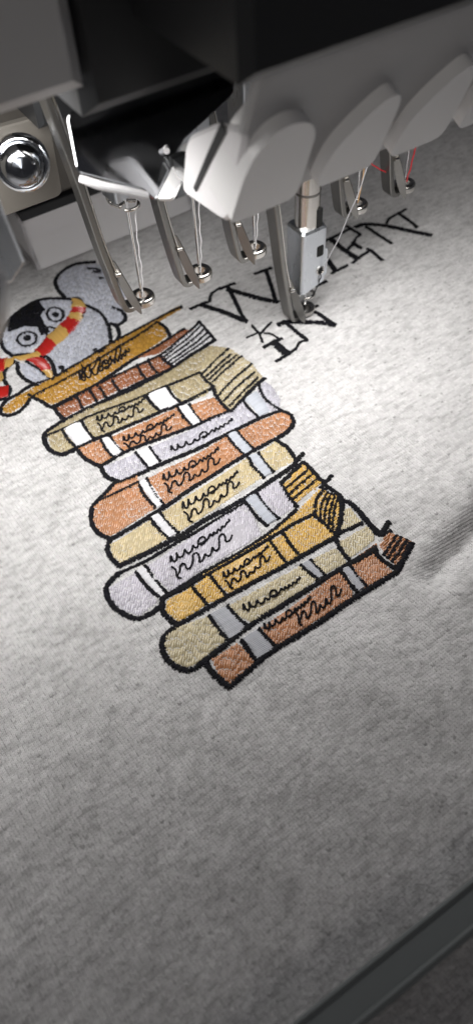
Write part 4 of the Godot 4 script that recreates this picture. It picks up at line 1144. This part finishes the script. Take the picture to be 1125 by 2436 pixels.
func build_needles() -> void:
	var words := ["first presser foot at the left, raised, in front of the white arm", "second presser foot, raised, between the bird's wing and the letter W", "third presser foot, raised, directly above the letter W",
		"presser foot pressed down onto the letter N beside the needle clamp", "fifth presser foot, raised, with a tan thread, right of the needle clamp", "sixth presser foot, raised, farthest right, with a red thread"]
	var bars := ["raised needle at the left above the first presser foot with white thread", "second raised needle from the left with pale thread", "third raised needle above the letter W",
		"lowered needle bar with square steel clamp block sewing the letter N", "raised needle with tan thread right of the clamp block", "raised needle farthest right with red thread"]
	for k in 6:
		var down := k == 3
		var foot := thing("presser_foot", words[k], "presser foot", Vector3(SPACING * k, 0, 0), "presser feet in a row")
		foot_shape(foot, 0.5 if down else 24.6, 61.0 if k == 0 else 45.0, down)
		var bar := thing("needle_bar", bars[k], "needle", Vector3(SPACING * k, 0, 0), "needles in a row")
		needle_bar_shape(bar, 8.5 if down else 50.0, -12.0 if down else 25.2, down)
	for k in [0, 1, 2]:
		var x: float = SPACING * k
		var names := ["white thread hanging beside the first needle at the left", "pale thread hanging beside the second needle from the left", "pale lilac thread beside the needle above the letter W"]
		strand("needle_thread", names[k], [Vector3(x + 1.7, 50, 1.6), Vector3(x + 0.9, 47, 1.6), Vector3(x + 0.75, 40, 0.7), Vector3(x + 0.65, 33, 0.55), Vector3(x + 0.1, 27.6, 0.5), Vector3(x - 0.2, 26.4, 0.6)], 0.11, M.white_thread)
	var x4 := SPACING * 4
	var x5 := SPACING * 5
	strand("tan_thread", "tan thread running down the needle right of the clamp block", [Vector3(x4 + 1.0, 50, 1.5), Vector3(x4 + 0.9, 42, 0.9), Vector3(x4 + 0.7, 33, 0.6), Vector3(x4 - 0.9, 27.4, 1.4)], 0.15, M.tan_thread)
	strand("red_thread", "red thread running down the needle farthest right", [Vector3(x5 + 1.2, 50, 1.6), Vector3(x5 + 1.2, 39, 1.2), Vector3(x5 + 0.7, 31.5, 0.9), Vector3(x5 - 1.0, 27.6, 1.6)], 0.17, M.red_thread)
	strand("red_thread", "red thread slanting between the fifth and the sixth presser foot", [Vector3(x4 + 0.6, 38.3, 0.6), Vector3(x4 + 4, 34.6, 0.3), Vector3(x5 - 6.4, 31.2, 0.0)], 0.16, M.red_thread)
	var x3 := SPACING * 3
	strand("black_thread", "black thread from the clamp block's screw hole down to the lowered needle", [Vector3(x3 + 1.9, 14.8, 3.9), Vector3(x3 + 1.6, 12.0, 3.7), Vector3(x3 + 1.0, 8.2, 2.7), Vector3(x3 + 0.5, 5.6, 1.2)], 0.15, M.black_thread)
	strand("grey_thread", "blurred grey thread hanging at the right of the clamp block", [Vector3(x3 + 11.0, 46, 9.0), Vector3(x3 + 7.5, 30, 6.5), Vector3(x3 + 2.2, 15.2, 4.2)], 0.14, M.grey_thread)

func build_hoop() -> void:
	var hoop := Node3D.new()
	hoop.name = "embroidery_hoop"
	add_child(hoop)
	tag(hoop, "dark grey plastic embroidery hoop frame lying on the cloth at the lower right", "embroidery hoop")
	var b := Buf.new()
	var d := Vector3(-0.865, 0, 0.503)
	var n := Vector3(0.503, 0, 0.865)
	var o := Vector3(31.4, 0, -28.6)
	hoop.position = o * MM
	var prof := [[0.0, 0.6], [0.0, 5.4], [0.5, 6.0], [1.0, 5.5], [4.6, 5.5], [5.1, 6.0], [5.7, 5.4], [5.7, 0.6]]
	for k in prof.size():
		var p: Array = prof[k]
		var q: Array = prof[(k + 1) % prof.size()]
		var f := [d * -60.0 + n * p[0] + Vector3.UP * p[1], d * 60.0 + n * p[0] + Vector3.UP * p[1], d * 60.0 + n * q[0] + Vector3.UP * q[1], d * -60.0 + n * q[0] + Vector3.UP * q[1]]
		b.flat(f, n * (q[1] - p[1]) * -1.0 + Vector3.UP * (q[0] - p[0]) if k < 7 else Vector3.DOWN)
	obj("frame", b, M.hoop, hoop)
